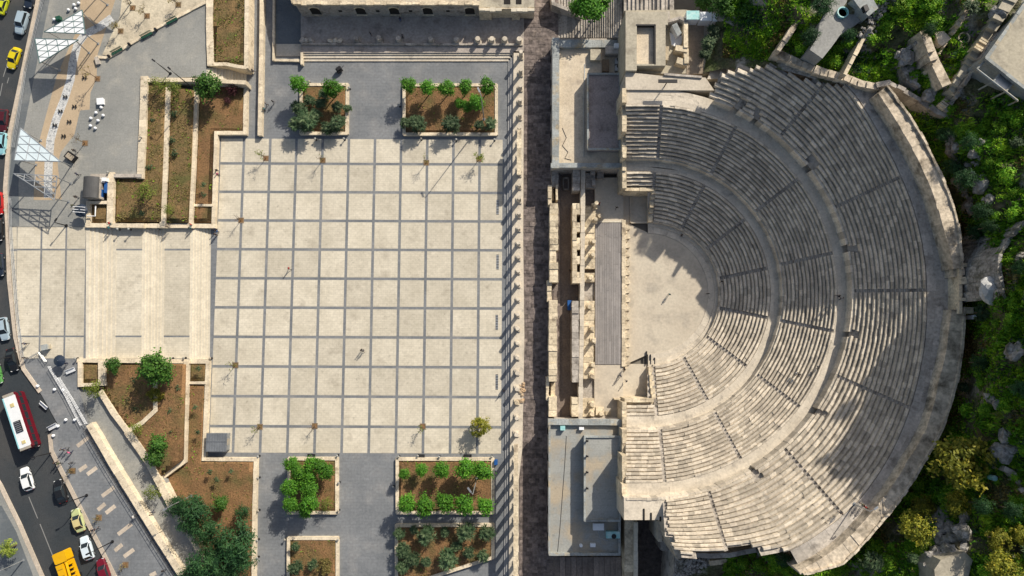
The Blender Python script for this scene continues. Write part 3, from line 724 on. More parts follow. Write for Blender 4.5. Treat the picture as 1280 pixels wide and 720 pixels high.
for i, (x, y, h, zb) in enumerate(((743, 258, 3.6, 1.7), (749, 271, 1.2, 1.6), (743, 276.5, 2.4, 1.6), (740.5, 304, 2.7, 1.6), (739.6, 320, 2.6, 1.6), (737.6, 347.6, 1.0, 1.9), (736, 384, 1.2, 1.7), (737.5, 383, .9, 1.7),
                                   (739.3, 411, 1.5, 1.7), (741, 425.7, 2.4, 1.7), (739.8, 456, 1.8, 1.6), (739.6, 470, 1.3, 1.9), (739, 505, 1.5, 1.8), (739, 516.5, 1.6, 1.8), (749.8, 516, 2.0, .6))):
    if i == 7: continue
    column('broken stage column on the podium, %s from the top' % nth(i if i < 7 else i-1), x, y, zb-.1, h, .42, 'stage columns', 'wallstone')
# stage floor
stg = thing('stage', 'rectangular theatre stage floored with long grey planks', 'stage', at(762, 366, 0))
q = MB()
for k in range(12):
    x0, x1 = 744+34.5*k/12, 744+34.5*(k+1)/12; y = 278
    while y < 455:
        L = rnd.choice((18, 26, 34)) if y > 278 else rnd.uniform(10, 30); ye = min(y+L, 455.5)
        q.pp([(x0+.12, y+.1), (x1-.12, y+.1), (x1-.12, ye-.1), (x0+.12, ye-.1)], 1.1+rnd.uniform(-.006, .006), 1.0); y = ye
q.build('plank_floor', M['deck'], stg)
q = MB(); q.pp(R4(743.5, 222, 779.3, 277.8), .98, -.5); q.pp(R4(743, 455.8, 779, 523), .98, -.5); q.pp(R4(743.6, 278, 779, 455.6), .98, -.5); q.build('stage_base', M['orch'], stg)
q = MB(); q.pp(R4(744, 275.8, 778, 278), 1.2, .9); q.build('end_step', M['step'], stg)
q = MB()
q.wall([(779.8, 276), (779.5, 457)], .75, 1.3, -.3, 0, 1.4, .03, .03)
for k in range(16):
    y = 281+k*11.3
    q.pp([(781.5, y), (787.5, y+1), (788, y+5.5), (781.5, y+6.8)], 1.15+rnd.uniform(-.1, .08), -.3)
    q.pp([(781.5, y+7), (784.4, y+7.3), (784.4, y+10.4), (781.5, y+10.8)], 1.0, -.3)
q.build('stage_front', M['wallstone'], stg)
ruin('stone blocks beside the lower end of the stage', 'stone_stack', [(745, 509, 755, 519, 1.7), (757, 514, 764, 519, 1.3), (768, 498, 778, 500, 2.6), (776.5, 500, 778.5, 522, 3.0)], 'stones')

# ---------------------------------------------------------------- museum buildings at both ends of the stage
def museum(label, x0, y0, x1, y1, h, floor, par, pent, wl_, mwall):
    t = thing('museum_building', label, 'building', at((x0+x1)/2, (y0+y1)/2, 0))
    b = MB(); b.pp(R4(x0, y0, x1, y1), h-.7, -.5); b.build('wall', M[mwall], t)
    b = MB(); b.pp(R4(x0+2, y0+2, x1-2, y1-2), h-.68, h-.9); b.build('roof_deck', M[floor], t)
    b = MB()
    for p in wl_: b.wall(p[0], p[1], h+p[2], h-1.0, 0, 1.8, .02, .02)
    b.build('parapet', M[par], t)
    b = MB(); b.pp(R4(*pent[:4]), h+pent[4], h-.8); b.build('penthouse', M[pent[5]], t)
    b = MB(); b.wall([(pent[0], pent[1]), (pent[2], pent[1]), (pent[2], pent[3]), (pent[0], pent[3]), (pent[0], pent[1])], .35, h+pent[4]+.3, h+pent[4]-.2, 0, 2, .01, .01); b.build('penthouse_parapet', M[par], t)
    # arched windows in the street front
    g = MB()
    for k in range(5):
        yy = y0+(y1-y0)*(k+.5)/5; p = at(x0, yy, h); 
        g.prism([(p.x-.05, p.y-.55), (p.x+.3, p.y-.55), (p.x+.3, p.y+.55), (p.x-.05, p.y+.55)], 3.6, 1.6)
    for k in range(5):
        yy = y0+(y1-y0)*(k+.5)/5; p = at(x0, yy, h); gg = MB()
        gg.prism([(p.x-.05, p.y-.55), (p.x+.3, p.y-.55), (p.x+.3, p.y+.55), (p.x-.05, p.y+.55)], 3.6, 1.6); gg.build('window', M['dark'], t)
    return t
HB = 6.3
museum('upper museum building with beige and shade-toned mauve flat roofs beside the stage', 690, 48, 777.5, 209, HB, 'roofbeige', 'roofblue',
       (735, 92, 775, 186, 1.7, 'mauve'),
       [([(695, 49), (694.5, 208)], 1.35, .1), ([(692, 54.5), (776, 54.5)], 1.5, .1), ([(690, 206.5), (777, 206.5)], .9, .1), ([(776, 50), (776, 208)], .5, .3)], 'wallgrey')
museum('lower museum building with grey flat roofs beside the stage', 686, 525, 775.5, 694, HB, 'roofgrey', 'roofblue',
       (731, 546, 775, 651, 1.7, 'roofgrey'),
       [([(687, 526), (686.7, 693)], .35, .05), ([(687, 527.5), (775, 528)], 1.1, .1), ([(687, 693), (775, 693)], .5, .1), ([(774.5, 528), (774.5, 692)], .4, .1)], 'wallgrey')
def roofbox(label, name, x0, y0, x1, y1, zb, h, m, cat, grill=True, group=None):
    c = at((x0+x1)/2, (y0+y1)/2, zb); t = thing(name, label, cat, (c.x, c.y, zb), group)
    b = MB(); b.pp(R4(x0, y0, x1, y1), zb+h, zb-.05); b.build('casing', M[m], t)
    if grill:
        A = at(x0, y0, zb+h); B = at(x1, y1, zb+h); w = abs(B.x-A.x)*.36
        b = MB(); b.cyl(c, min(w, .45), min(w, .45), zb+h-.02, zb+h+.05, 14); b.build('fan_grille', M['black'], t)
    return t
zr = HB-.7
roofbox('pale cream rooftop hatch on the upper museum', 'roof_hatch', 738, 61.5, 751, 75, zr, 1.1, 'concrete', 'hatch', False)
roofbox('dark red rooftop unit on the upper museum', 'roof_unit', 753, 74, 761.5, 89, zr, 1.0, 'redbrown' if 'redbrown' in M else 'wood', 'roof unit', False)
roofbox('grey air conditioner on the upper museum, nearer the top', 'air_conditioner', 769, 73, 775.5, 80, zr, .9, 'steel', 'air conditioner')
roofbox('grey air conditioner on the upper museum, lower of the pair', 'air_conditioner', 769, 81.5, 775.5, 88.5, zr, .9, 'steel', 'air conditioner')
roofbox('grey rooftop stair block on the upper museum', 'roof_block', 757, 57.5, 775, 67, zr, 1.6, 'wallgrey', 'roof block', False)
roofbox('small white box on the upper museum stair block', 'roof_box', 768, 54, 773.5, 59, zr+1.6, .6, 'white', 'box', False)
roofbox('white air conditioner on the lower museum, upper of two', 'air_conditioner', 741.5, 654.5, 755, 663, zr, .9, 'white', 'air conditioner', False)
roofbox('wide pale blue air conditioner on the lower museum', 'air_conditioner', 758, 664.5, 775, 673, zr, .9, 'teal', 'air conditioner')
roofbox('small white vent box near the lower museum bottom edge', 'vent_box', 738, 679.5, 744.5, 684, zr, .6, 'white', 'vent', False)
roofbox('turquoise box in the lower museum top corner', 'roof_box', 700.5, 532.5, 706.5, 538, zr, 1.0, 'teal', 'box', False)
roofbox('small white box under the lower museum top parapet', 'roof_box', 724, 534, 730, 537.5, zr, .7, 'white', 'box', False)
q = MB(); p = at(726, 681, zr); q.cyl(p, .3, .3, zr, zr+.6, 12); tag(q.build('roof_vent', M['white']), 'round white vent on the lower museum roof', 'vent')
for i, y in enumerate((551, 570, 590, 610)):
    q = MB(); p = at(733.5, y, HB+1.9); q.cyl(p, .16, .16, HB+1.7, HB+2.3, 8); q.box((p.x, p.y, HB+2.3), (.5, .3, .15)); tag(q.build('roof_lamp', M['black']), 'small dark roof lamp on the lower museum penthouse edge, %s from the top' % nth(i), 'lamp', 'penthouse roof lamps')

def pipe(label, pts, z, r=.06, m='steel'):
    b = MB(); b.tube([at(x, y, z) for x, y in pts], r, 6); tag(b.build('roof_pipe', M[m]), label, 'pipe')
pipe('thin dark cable running down the lower museum roof', [(708, 545), (706, 580), (703, 620), (700, 660), (697, 690)], zr+.05, .05, 'black')
pipe('thin pale pipe along the upper museum roof beside the penthouse', [(731, 80), (730, 120), (730, 196)], zr+.1, .07)
pipe('dark tangled cable on the beige upper museum roof', [(703, 160), (708, 172), (703, 182), (710, 190), (706, 198), (714, 200)], zr+.06, .06, 'black')
pipe('short pale pipe between the air conditioners of the lower museum', [(748, 664), (750, 672), (760, 676)], zr+.15, .06)
# stepped ground above and below the museums
q = MB()
for k in range(10):
    x0, x1 = 698+3.5*k, 698+3.5*(k+1); q.pp([(x0, -60), (x1+.1, -60), (x1+.1, 47), (x0, 47)], .75+.22*k, -.6)
for k in range(16):
    x0, x1 = 733+2.8*k, 733+2.8*(k+1); q.pp([(x0, -60), (x1+.1, -60), (x1+.1, 47), (x0, 47)], 3.0+.3*k, -.6)
for k in range(12):
    x0, x1 = 780+5.2*k, 780+5.2*(k+1)
    if k not in (6, 7, 10, 11): q.pp([(x0, -60), (x1-.4, -60), (x1-.4, 13.5), (x0, 13.5)], 8.6+.35*k, -.6)
    else: q.pp([(x0, -60), (x1+.1, -60), (x1+.1, 13.5), (x0, 13.5)], 8.4+.35*k, -.6)
struct('hillside_steps', q, M['wallgrey'])
q = MB()
for k in range(13):
    x0, x1 = 686+7*k, 686+7*(k+1); q.pp([(x0, 696.5), (x1-.3, 696.5), (x1-.3, 780), (x0, 780)], .75+.12*k+rnd.uniform(-.05, .05), -.6)
struct('lower_steps', q, mat('brown_step_stone', (.23, .19, .16), (.17, .14, .12), scale=.5, fine=2.5, famt=.3, attr=.25, bump=.4))

# ---------------------------------------------------------------- upper corner above the theatre: terrace, roof, cabins
ZT = ZW2-.3
q = MB(); q.pp([(782, 92), (892, 92), (905, 66), (928, 36), (905, 20), (857, 12), (782, 13), (782, 60)], ZT-1.2, -.6); struct('terrace_ground', q, M['concrete'])
q = MB(); q.pp([(782, 90), (830, 95), (882, 97), (893, 113), (832, 112.5), (782, 112)], ZT+.6, -.6); struct('terrace_edge', q, M['walk'])
t = thing('flat_roof_building', 'tan flat-roofed building with a sunken roof court beside the upper museum', 'building', at(808, 55, 0))
q = MB()
z = ZT+1.4
for r in (R4(782, 15, 796, 88), R4(796, 15, 835, 31), R4(819, 31, 832, 82), R4(796, 80, 819, 82)): q.pp(r, z, 0)
q.build('roof', M['concrete'], t)
q = MB(); q.pp(R4(796, 31, 819, 80), z-1.0, 0); q.build('roof_court', M['roofbeige'], t)
q = MB(); q.wall([(795.6, 31), (819, 31), (819, 80)], .25, z+.05, z-.8, 0, 2, .0, .0); q.build('court_edge_shade', M['black'], t)  # black strip stands in for shade along the court's top and right sides
def cabin(label, pts, zb, h, name='utility_cabin', m='teal'):
    c = at(*pts[0], zb); t = thing(name, label, 'cabin', (c.x, c.y, zb)); b = MB(); b.pp(pts, zb+h, zb); b.build('body', M['white'], t)
    cx = sum(p[0] for p in pts)/4; cy = sum(p[1] for p in pts)/4
    b = MB(); b.pp([((p[0]-cx)*1.04+cx, (p[1]-cy)*1.04+cy) for p in pts], zb+h+.12, zb+h); b.build('roof', M[m], t); return t
cabin('turquoise-roofed cabin, leftmost of the three on the terrace', R4(858.5, 13.5, 874, 24), ZT-1.2, 2.4)
cabin('cream and turquoise cabin, middle of the three on the terrace', R4(875.5, 15, 889.5, 25.5), ZT-1.2, 2.2, m='white')
cabin('small white cabin, rightmost of the three on the terrace', R4(891, 16.5, 898.8, 26.5), ZT-1.2, 2.2, m='white')
cabin('tilted pale blue metal cabin above the white tarpaulin', [(840, 31.5), (846, 28.5), (852, 41), (847, 45)], ZT-1.2, 2.0, m='roofblue')
q = MB(); q.pp([(837, 40), (846, 46), (853, 44), (852, 55), (845, 58), (839.5, 56)], ZT-.7, ZT-1.2); tag(q.build('tarpaulin', M['white']), 'crumpled white tarpaulin below the tilted cabin', 'tarpaulin')
gwall('pale wall dividing the terrace court from the brown yard', [(857.5, 27), (857.5, 58)], .8, ZT+.8, ZT-2, m='wallstone')
gwall('broken cream wall below the terrace court', [(846, 60), (858, 62), (858, 78), (848, 75)], 1.0, ZT+.5, ZT-2, m='wallstone', jit=.2, jw=.1)
gwall('grey block wall above the terrace court', [(835, 15), (836, 26), (850, 22), (858, 26)], .6, ZT+.8, ZT-2, m='wallgrey', jit=.15)
gwall('small cream parapet wall with dark base beside the roof court', [(834, 59), (833, 74)], .7, ZT+.6, ZT-2, m='wallstone')
q = MB(); q.pp([(860, 28), (880, 30), (879, 92), (858, 93)], ZT-1.1, ZT-2); struct('brown_yard', q, mat('yard_earth', (.24, .19, .14), (.30, .25, .19), scale=.3, fine=3, famt=.25, bump=.4))
q = MB(); q.pp([(886, 66), (910, 68), (912, 75), (903, 98), (884, 99), (892, 80)], ZT-.6, ZT-2); q.pp([(897, 20), (925, 38), (905, 62), (893, 56)], ZT-.9, ZT-2); struct('pale_path', q, M['walk'])
gwall('curved grey retaining wall around the olive trees', [(902, 19.5), (924, 33), (929, 36), (940, 47), (954, 61), (966, 74)], 1.0, ZT+2.4, 6, m='wallgrey', jit=.12, jw=.08)
gwall('long dark-edged low wall on the terrace above the walkway', [(831, 92.5), (850, 94), (877, 96)], .4, ZT+.9, ZT-1, m='wallgrey')
gwallz('rough grey boundary wall above the top seats', [(970, 65), (998, 78), (1028, 90), (1058, 97), (1075, 104), (1097, 108)], [22.4, 23.2, 24.2, 25, 25.6, 26.2], 1.2, 8)
gwall('brown wall running up from the boundary wall past the courtyard', [(974, 62), (1000, 22), (1016, -4), (1030, -30)], .8, 24.3, 8, m='rim', jit=.15, jw=.08)
gwall('pale-topped wall between the courtyard and the green slope', [(1057, 92), (1075, 56), (1096, 20), (1115, -15)], .55, 27.0, 8, m='wallstone', jit=.15, jw=.08)
gwall('dark jagged wall between the green slope and the rim', [(1097, 106), (1112, 103), (1130, 112), (1152, 125), (1172, 140), (1185, 146), (1202, 144)], .8, 26.3, 12, m='wallgrey', jit=.2, jw=.1)
# ---------------------------------------------------------------- hillside behind the theatre
ED = [(-76, 292), (-73.5, 299), (-62.7, 326), (-50, 352), (-42.3, 386), (-40.8, 392), (-26.6, 391), (-13, 394), (-5.5, 391), (4, 393), (15.9, 398), (25.3, 401), (32.3, 401), (45.1, 405), (54.2, 412), (61, 396), (62, 362), (66.6, 348), (76, 333), (84, 330)]
H0 = [(-76, ZT-1), (-66, ZT+4), (-60, 21.5), (-50, 23.3), (-42, ZW3-.6), (-20, ZW3-3.5), (0, ZW3-4), (25, ZW3-3.5), (45, ZW3-4), (61, 19), (68, 14), (84, 9)]
H1 = [(-76, ZT), (-62, 23.5), (-42, 25.5), (-25, 27.5), (-9, 31), (0, 34.5), (10, 35), (18, 32.5), (26, 28), (33, 26), (45, 25.5), (61, 20), (84, 10)]
H2 = [(-76, 19), (-62, 27), (-42, 30), (-30, 31), (-20, 33.5), (-9, 39), (0, 45), (9, 44), (18, 39), (26, 34.5), (45, 30), (61, 23), (84, 12)]
H3 = [(-76, 30), (-40, 44), (0, 60), (45, 46), (84, 25)]
def zt(px, py):
    dx, dy = px-CX, py-CY; t = math.degrees(math.atan2(dy, dx)); r = math.hypot(dx, dy); d = r-interp(ED, t)
    h = interp([(-30, interp(H0, t)), (6, interp(H0, t)), (48, interp(H1, t)), (125, interp(H2, t)), (520, interp(H3, t))], d)
    k = min(1, max(0, (d-4)/30))
    n = 1.3*noise.noise(Vector((px*.035, py*.035, 1)))+.7*noise.noise(Vector((px*.11, py*.11, 5)))+.35*noise.noise(Vector((px*.3, py*.3, 9)))
    return h+n*(.25+.9*k)
q = MB(); TN, RN = 190, 74
grid = []
for i in range(TN+1):
    t = -76+160*i/TN; row = []
    for j in range(RN+1):
        d = -8+ (j/RN)**1.6*620
        x, y = ring(interp(ED, t)+d, t); row.append(at(x, y, zt(x, y)))
    grid.append(row)
for i in range(TN):
    for j in range(RN): q.face([grid[i][j], grid[i][j+1], grid[i+1][j+1], grid[i+1][j]])
hill = struct('hillside', q, M['hill'])
hill.data.polygons.foreach_set('use_smooth', [True]*len(hill.data.polygons))
# flat made ground on the slope: courtyard, path, terrace by the big house
def pad(name, px, dz, m, wallz=3.0):
    zz_ = [zt(x, y) for x, y in px]; z = .55*sum(zz_)/len(zz_)+.45*max(zz_)+dz
    b = MB(); b.pp(px, z, z-wallz-4); o = b.build(name, m); o['kind'] = 'structure'; return z
zc = pad('courtyard_floor', [(1012, 62), (1022, 46), (1024, 30), (1034, 12), (1040, -20), (1092, -20), (1090, 10), (1076, 26), (1068, 32), (1050, 44), (1040, 58), (1028, 73)], .5, mat('courtyard_concrete', (.30, .30, .28), (.24, .24, .23), scale=.3, fine=3, famt=.2))

# ---------------------------------------------------------------- foliage
LM = {'round': leafmat('leaf_bright_green', (.035, .125, .010), (.13, .30, .025), (.065, .20, .014)),
      'dark': leafmat('leaf_dark_green', (.012, .048, .018), (.05, .12, .035), (.026, .08, .024)),
      'mid': leafmat('leaf_mid_green', (.025, .09, .012), (.10, .20, .03), (.05, .13, .018)),
      'olive': leafmat('leaf_grey_green', (.032, .07, .028), (.14, .18, .085), (.065, .11, .05)),
      'yellow': leafmat('leaf_yellow_green', (.09, .11, .012), (.40, .34, .035), (.20, .21, .02)),
      'lime': leafmat('leaf_lime_green', (.09, .14, .015), (.26, .30, .05), (.16, .21, .03)),
      'purple': leafmat('leaf_purple', (.05, .015, .02), (.12, .04, .05), (.08, .025, .03)),
      'straw': leafmat('leaf_straw', (.12, .10, .03), (.30, .24, .08), (.20, .165, .05)),
      'hillg': leafmat('leaf_hill_green', (.04, .16, .010), (.36, .52, .032), (.15, .33, .015))}
def leaf(b, p, out, L, w, r, R):
    n = (out*.7+Vector((R.gauss(0, .5), R.gauss(0, .5), .55+R.gauss(0, .4)))).normalized()
    u = n.cross(Vector((R.gauss(0, 1), R.gauss(0, 1), R.gauss(0, 1)))).normalized(); v = n.cross(u)
    b.face([p-u*L*.5, p+v*w*.5-u*L*.05, p+u*L*.5, p-v*w*.5-u*L*.05], 0, r)
def crown(R, rx, rz, zc_, ncl, nl, L, w, spread, hollow=.45, lump=.35):
    b = MB(); o = Vector((R.uniform(0, 99), R.uniform(0, 99), 1))
    for k in range(ncl):
        d = Vector((R.gauss(0, 1), R.gauss(0, 1), R.gauss(0, 1)+.15)).normalized()
        rr = (hollow+(1-hollow)*R.random()**.5)*(1+lump*noise.noise(d*1.7+o)*1.6)
        c = Vector((d.x*rx*rr, d.y*rx*rr, zc_+d.z*rz*rr)); tone = R.gauss(0, .17)
        for i in range(nl):
            g = Vector((R.gauss(0, 1), R.gauss(0, 1), R.gauss(0, .8)))*spread
            p = c+g; out = (Vector((p.x, p.y, (p.z-zc_)))).normalized()
            leaf(b, p, out, L*R.uniform(.7, 1.3), w*R.uniform(.7, 1.3), min(1, max(0, .5+tone+R.gauss(0, .2))), R)
    return b
def rosettes(R, rx, h, n, nl, L, w):
    """spiky shrub: heads of long narrow leaves on short stems"""
    b = MB()
    for k in range(n):
        a, rr = R.uniform(0, 6.3), rx*math.sqrt(R.random())*.85
        c = Vector((rr*math.cos(a), rr*math.sin(a), h*R.uniform(.45, 1.0)*(1-.35*rr/rx))); tone = R.gauss(0, .16)
        for i in range(nl):
            a = R.uniform(0, 6.3); up = R.uniform(-.15, .9); d = Vector((math.cos(a), math.sin(a), up)).normalized()
            l = L*R.uniform(.7, 1.2); s = d.cross(Vector((0, 0, 1))).normalized()*w*.5; dr = Vector((0, 0, -.22*l))
            b.face([c, c+d*l*.5+s, c+d*l+dr, c+d*l*.5-s], 0, min(1, max(0, .5+tone+R.gauss(0, .2))))
    return b
def trunk(R, h, r, nlimb, reach, zc_):
    b = MB(); p0 = Vector((0, 0, -.3)); p1 = Vector((R.gauss(0, .08), R.gauss(0, .08), h*.55)); p2 = Vector((R.gauss(0, .15), R.gauss(0, .15), h))
    b.tube([p0, p1, p2], [r*1.25, r, r*.6], 7, 0, .5)
    for k in range(nlimb):
        a = 6.28*k/nlimb+R.uniform(-.5, .5); s = p1.lerp(p2, R.uniform(.2, .9)); e = Vector((math.cos(a)*reach*R.uniform(.6, 1), math.sin(a)*reach*R.uniform(.6, 1), zc_+R.uniform(-.3, .5)*reach*.5))
        b.tube([s, s.lerp(e, .5)+Vector((0, 0, .12*reach)), e], [r*.5, r*.32, r*.12], 5, 0, .5)
    return b
PROTO = {}
def proto(kind, var):
    key = (kind, var)
    R = random.Random(hash(kind) % 1000 if False else sum(map(ord, kind))*7+var)
    if kind == 'round': c = crown(R, 1.25, 1.05, 3.3, 60, 30, .27, .17, .26, .45, .3); t = trunk(R, 2.9, .10, 5, .8, 3.2)
    elif kind == 'mid': c = crown(R, 1.9, 1.5, 3.6, 60, 26, .42, .26, .36, .4, .4); t = trunk(R, 3.0, .14, 6, 1.2, 3.6)
    elif kind == 'dark': c = crown(R, 2.2, 1.9, 4.2, 85, 30, .50, .13, .36, .3, .5); t = trunk(R, 4.0, .18, 7, 1.5, 4.2)
    elif kind == 'yellow': c = crown(R, 2.2, 1.5, 3.2, 90, 26, .34, .2, .24, .55, .4); t = trunk(R, 2.9, .16, 7, 1.5, 3.2)
    elif kind == 'lime': c = crown(R, 1.7, 1.3, 3.0, 42, 16, .30, .16, .34, .25, .5); t = trunk(R, 2.8, .09, 6, 1.2, 3.0)
    elif kind == 'olive': c = rosettes(R, 1.25, 3.0, 17, 30, .9, .14); t = trunk(R, 1.9, .08, 6, .8, 1.9)
    elif kind == 'purple': c = crown(R, 1.1, .8, 1.0, 30, 18, .25, .16, .26, .3, .4); t = trunk(R, .8, .06, 4, .6, .9)
    elif kind == 'straw': c = rosettes(R, 1.6, 1.7, 34, 26, .5, .09); t = trunk(R, .9, .08, 5, .8, 1.0)
    elif kind == 'hillg': c = crown(R, 1.6, .95, .75, 46, 26, .40, .24, .34, .35, .5); t = trunk(R, .7, .09, 5, .9, .7)
    elif kind == 'weed': c = crown(R, .5, .3, .35, 12, 12, .26, .15, .18, .2, .5); t = trunk(R, .3, .04, 3, .2, .3)
    mm = {'weed': 'olive'}.get(kind, kind)
    root = thing('tree', '', 'tree')
    c.build('crown', LM[mm], root); t.build('trunk', M['bark'], root); PROTO[key] = [root, False]
    return PROTO[key]
CH = {'round': 3.3, 'mid': 3.6, 'dark': 4.2, 'yellow': 3.2, 'lime': 3.0, 'olive': 2.2, 'purple': 1.0, 'straw': 1.2, 'hillg': .75, 'weed': .35}
CR = {'round': 1.45, 'mid': 2.25, 'dark': 2.6, 'yellow': 2.35, 'lime': 2.0, 'olive': 1.6, 'purple': 1.3, 'straw': 1.9, 'hillg': 1.9, 'weed': .7}
NM = {'round': ('round_tree', 'tree'), 'mid': ('leafy_tree', 'tree'), 'dark': ('dark_tree', 'tree'), 'yellow': ('yellow_tree', 'tree'), 'lime': ('light_tree', 'tree'), 'olive': ('spiky_shrub', 'shrub'),
      'purple': ('purple_shrub', 'shrub'), 'straw': ('tawny_bush', 'bush'), 'hillg': ('green_bush', 'bush'), 'weed': ('weed_clump', 'plant')}
def plant(kind, px, py, rpx, label, zb=0.0, group=None, sz=None):
    rpx *= {'round': 1.12, 'olive': 1.15}.get(kind, 1)
    R = rnd; P = None
    var = R.randrange(3); P = PROTO.get((kind, var)) or proto(kind, var)
    root, used = P
    s = 1.0
    for _ in range(3):
        hc = zb+CH[kind]*s; wpp = (CAMH-hc)/F; s = rpx*wpp/CR[kind]
        if sz: s = s
    zs = s if CH[kind] < 2 else (.45*s+.55*min(1.3, max(.75, s)))
    p = at(px, py, zb+CH[kind]*zs); loc = (p.x, p.y, zb)
    if not used:
        o = root; P[1] = True; o.location = loc; o.rotation_euler = (0, 0, R.uniform(0, 6.3)); o.scale = (s, s, zs)
    else: o = dup(root, loc, label, R.uniform(0, 6.3), (s, s, zs))
    nm, cat = NM[kind]; o.name = nm; o['label'] = label; o['category'] = cat
    if 'group' in o: del o['group']
    if group: o['group'] = group
    return o
pos = lambda i, n: nth(i)
def plants(kind, lst, fmt, zb=0., group=None):
    for i, (x, y, r) in enumerate(lst): plant(kind, x, y, r, fmt % nth(i), zb, group)
g1 = 'round trees in the planters'
plants('round', [(373.5, 104.8, 10), (414.5, 109, 11)], 'round bright tree at the top edge of the shrub planter, %s from its left', .5, g1)
plants('olive', [(405, 117, 8), (386, 125, 7), (400, 129, 7), (373, 134, 9), (384, 150, 13), (370, 154, 10), (421, 153, 10), (407, 159, 8), (421, 133, 7), (434, 135, 5), (393, 143, 8), (378, 141, 8)], 'grey-green spiky shrub in the left upper planter, %s as one reads it downwards', .5, 'shrubs in the left upper planter')
plants('round', [(510.7, 106, 9), (533.8, 110, 9), (558, 110, 9.6), (582, 108, 8.6), (608, 107.6, 9.6)], 'round bright tree in the top row of the wide upper planter, %s from the left', .5, g1)
plants('round', [(574, 129, 6), (583, 133, 6.5), (595.4, 127.5, 9)], 'green tree in the middle of the wide upper planter, %s from the left', .5, g1)
plants('olive', [(506, 153, 7), (523, 154, 10), (564, 153, 11), (599, 155, 6), (613.5, 154, 8), (517, 149, 6)], 'grey-green spiky shrub along the lower edge of the wide upper planter, %s of six', .5, 'shrubs in the wide upper planter')
plants('round', [(363.8, 580, 8), (373, 591, 8.5), (389, 581, 8.5), (387, 594, 8), (407, 590, 9), (362, 609.7, 9.5), (386, 611, 9.5), (364, 630, 9), (385, 629.6, 11), (382, 640, 7), (374, 604, 7), (399, 582, 9)], 'bright tree in the overgrown planter below the square, %s as one reads it downwards', .5, 'trees filling the overgrown planter')
plants('lime', [(407.6, 632, 9)], 'thin yellowish shrub in the lower right corner of the overgrown planter (%s)', .3)
plants('round', [(505, 592, 6), (526.6, 587.6, 7), (552, 588, 9), (581.6, 586, 11), (603, 588, 11)], 'round tree in the upper row of the wide lower planter, %s from the left', .5, g1)
plants('round', [(508.6, 629.6, 10), (530, 633.6, 11), (556, 629.6, 10.5), (580, 632, 11), (606, 634, 9.5)], 'round tree in the lower row of the wide lower planter, %s from the left', .5, g1)
plants('olive', [(368, 684, 5), (368, 711, 8), (390, 707, 6)], 'dark shrub in the bottom planter with the tawny bush, %s from the top', .5)
plants('straw', [(405, 709, 12)], 'tawny straw-coloured bush in the bottom planter (%s)', .5)
plants('olive', [(499, 668, 7), (516.5, 663, 5), (532.5, 671, 11), (556, 665.5, 5.5), (581.6, 667, 11), (608, 668, 9), (503, 689, 9), (514, 700, 9), (560, 700, 11.5), (585.6, 692, 7), (603, 696, 7), (532, 703, 6), (503, 710, 8), (571, 683, 6)], 'grey-green spiky shrub in the slanting bottom planter, %s as one reads it downwards', .5, 'shrubs in the slanting bottom planter')
# terraced beds and lower left beds
plants('lime', [(196, 104, 12), (215, 110, 12)], 'feathery light green tree on top of the terraced beds, %s from the left', 2.0)
plants('mid', [(258, 107.6, 18)], 'dense deep green tree at the top of the reddish bed (%s)', .9)
plants('purple', [(289.5, 111.5, 9), (284, 126, 5)], 'dark purple shrub in the reddish upper bed, %s from the top', .9)
plants('lime', [(180.6, 240, 14), (211, 262, 8)], 'yellow-green bush in the lower part of the terraced beds, %s from the left', 2.2)
plants('weed', [(176.6, 266, 5), (216, 143, 6), (218, 192, 5), (186, 210, 5), (214, 175, 5), (190, 150, 4), (254, 231, 4), (255, 244, 4), (275, 52, 5), (290, 60, 4), (284, 20, 4), (300, 8, 6)], 'small weed clump in the beds of the terraces, %s of twelve', 2.2, 'weeds in the terraced beds')
plants('mid', [(193, 460, 20), (186, 455, 12), (202, 466, 12)], 'big leafy green tree over the stair foot bed, %s of three crowns', 2.5)
plants('mid', [(141, 457, 10)], 'small leafy tree beside the square bed by the stair foot (%s)', 2.5)
plants('lime', [(118, 486, 13)], 'light green tree over the corner of the small square bed (%s)', 2.4)
plants('yellow', [(195, 493, 10)], 'small yellow tree on the zigzag wall in the brown bed (%s)', .6)
plants('lime', [(170, 535, 9), (188, 616, 11)], 'pale bush leaning over the slanting wall, %s from the top', 2.3)
plants('mid', [(196, 556, 12), (192, 572, 12)], 'leafy bush in the big brown bed by the slanting wall, %s from the top', 2.0)
plants('weed', [(168, 475, 5), (169, 512, 5), (212, 515, 5), (222, 486, 5), (160, 500, 4), (248, 461, 4), (214, 540, 4), (243, 510, 4), (247, 540, 4), (270, 600, 4), (288, 590, 4), (262, 590, 4)], 'small weed clump in the brown lower beds, %s of twelve', 2.2, 'weeds in the lower beds')
plants('dark', [(222, 634, 14), (240, 640, 22), (256, 664, 18), (291, 680, 26), (256, 708, 22), (300, 702, 18), (270, 690, 16), (236, 655, 13), (240, 722, 16), (283, 716, 16)], 'tall dark tree of the lower left grove, %s as one reads it downwards', .8, 'dark grove of the lower left bed')
plants('mid', [(276, 630, 10)], 'small brighter tree at the right of the dark grove (%s)', .8)
plants('dark', [(303, 640, 9)], 'small slender dark tree by the long cream wall (%s)', .8)
plants('yellow', [(599, 534, 13)], 'single full yellow-green tree standing in the cream square (%s)', 0)
for o in bpy.data.objects:
    if 'label' in o and isinstance(o['label'], str) and o['label'].endswith(' (first)'): o['label'] = o['label'][:-8]
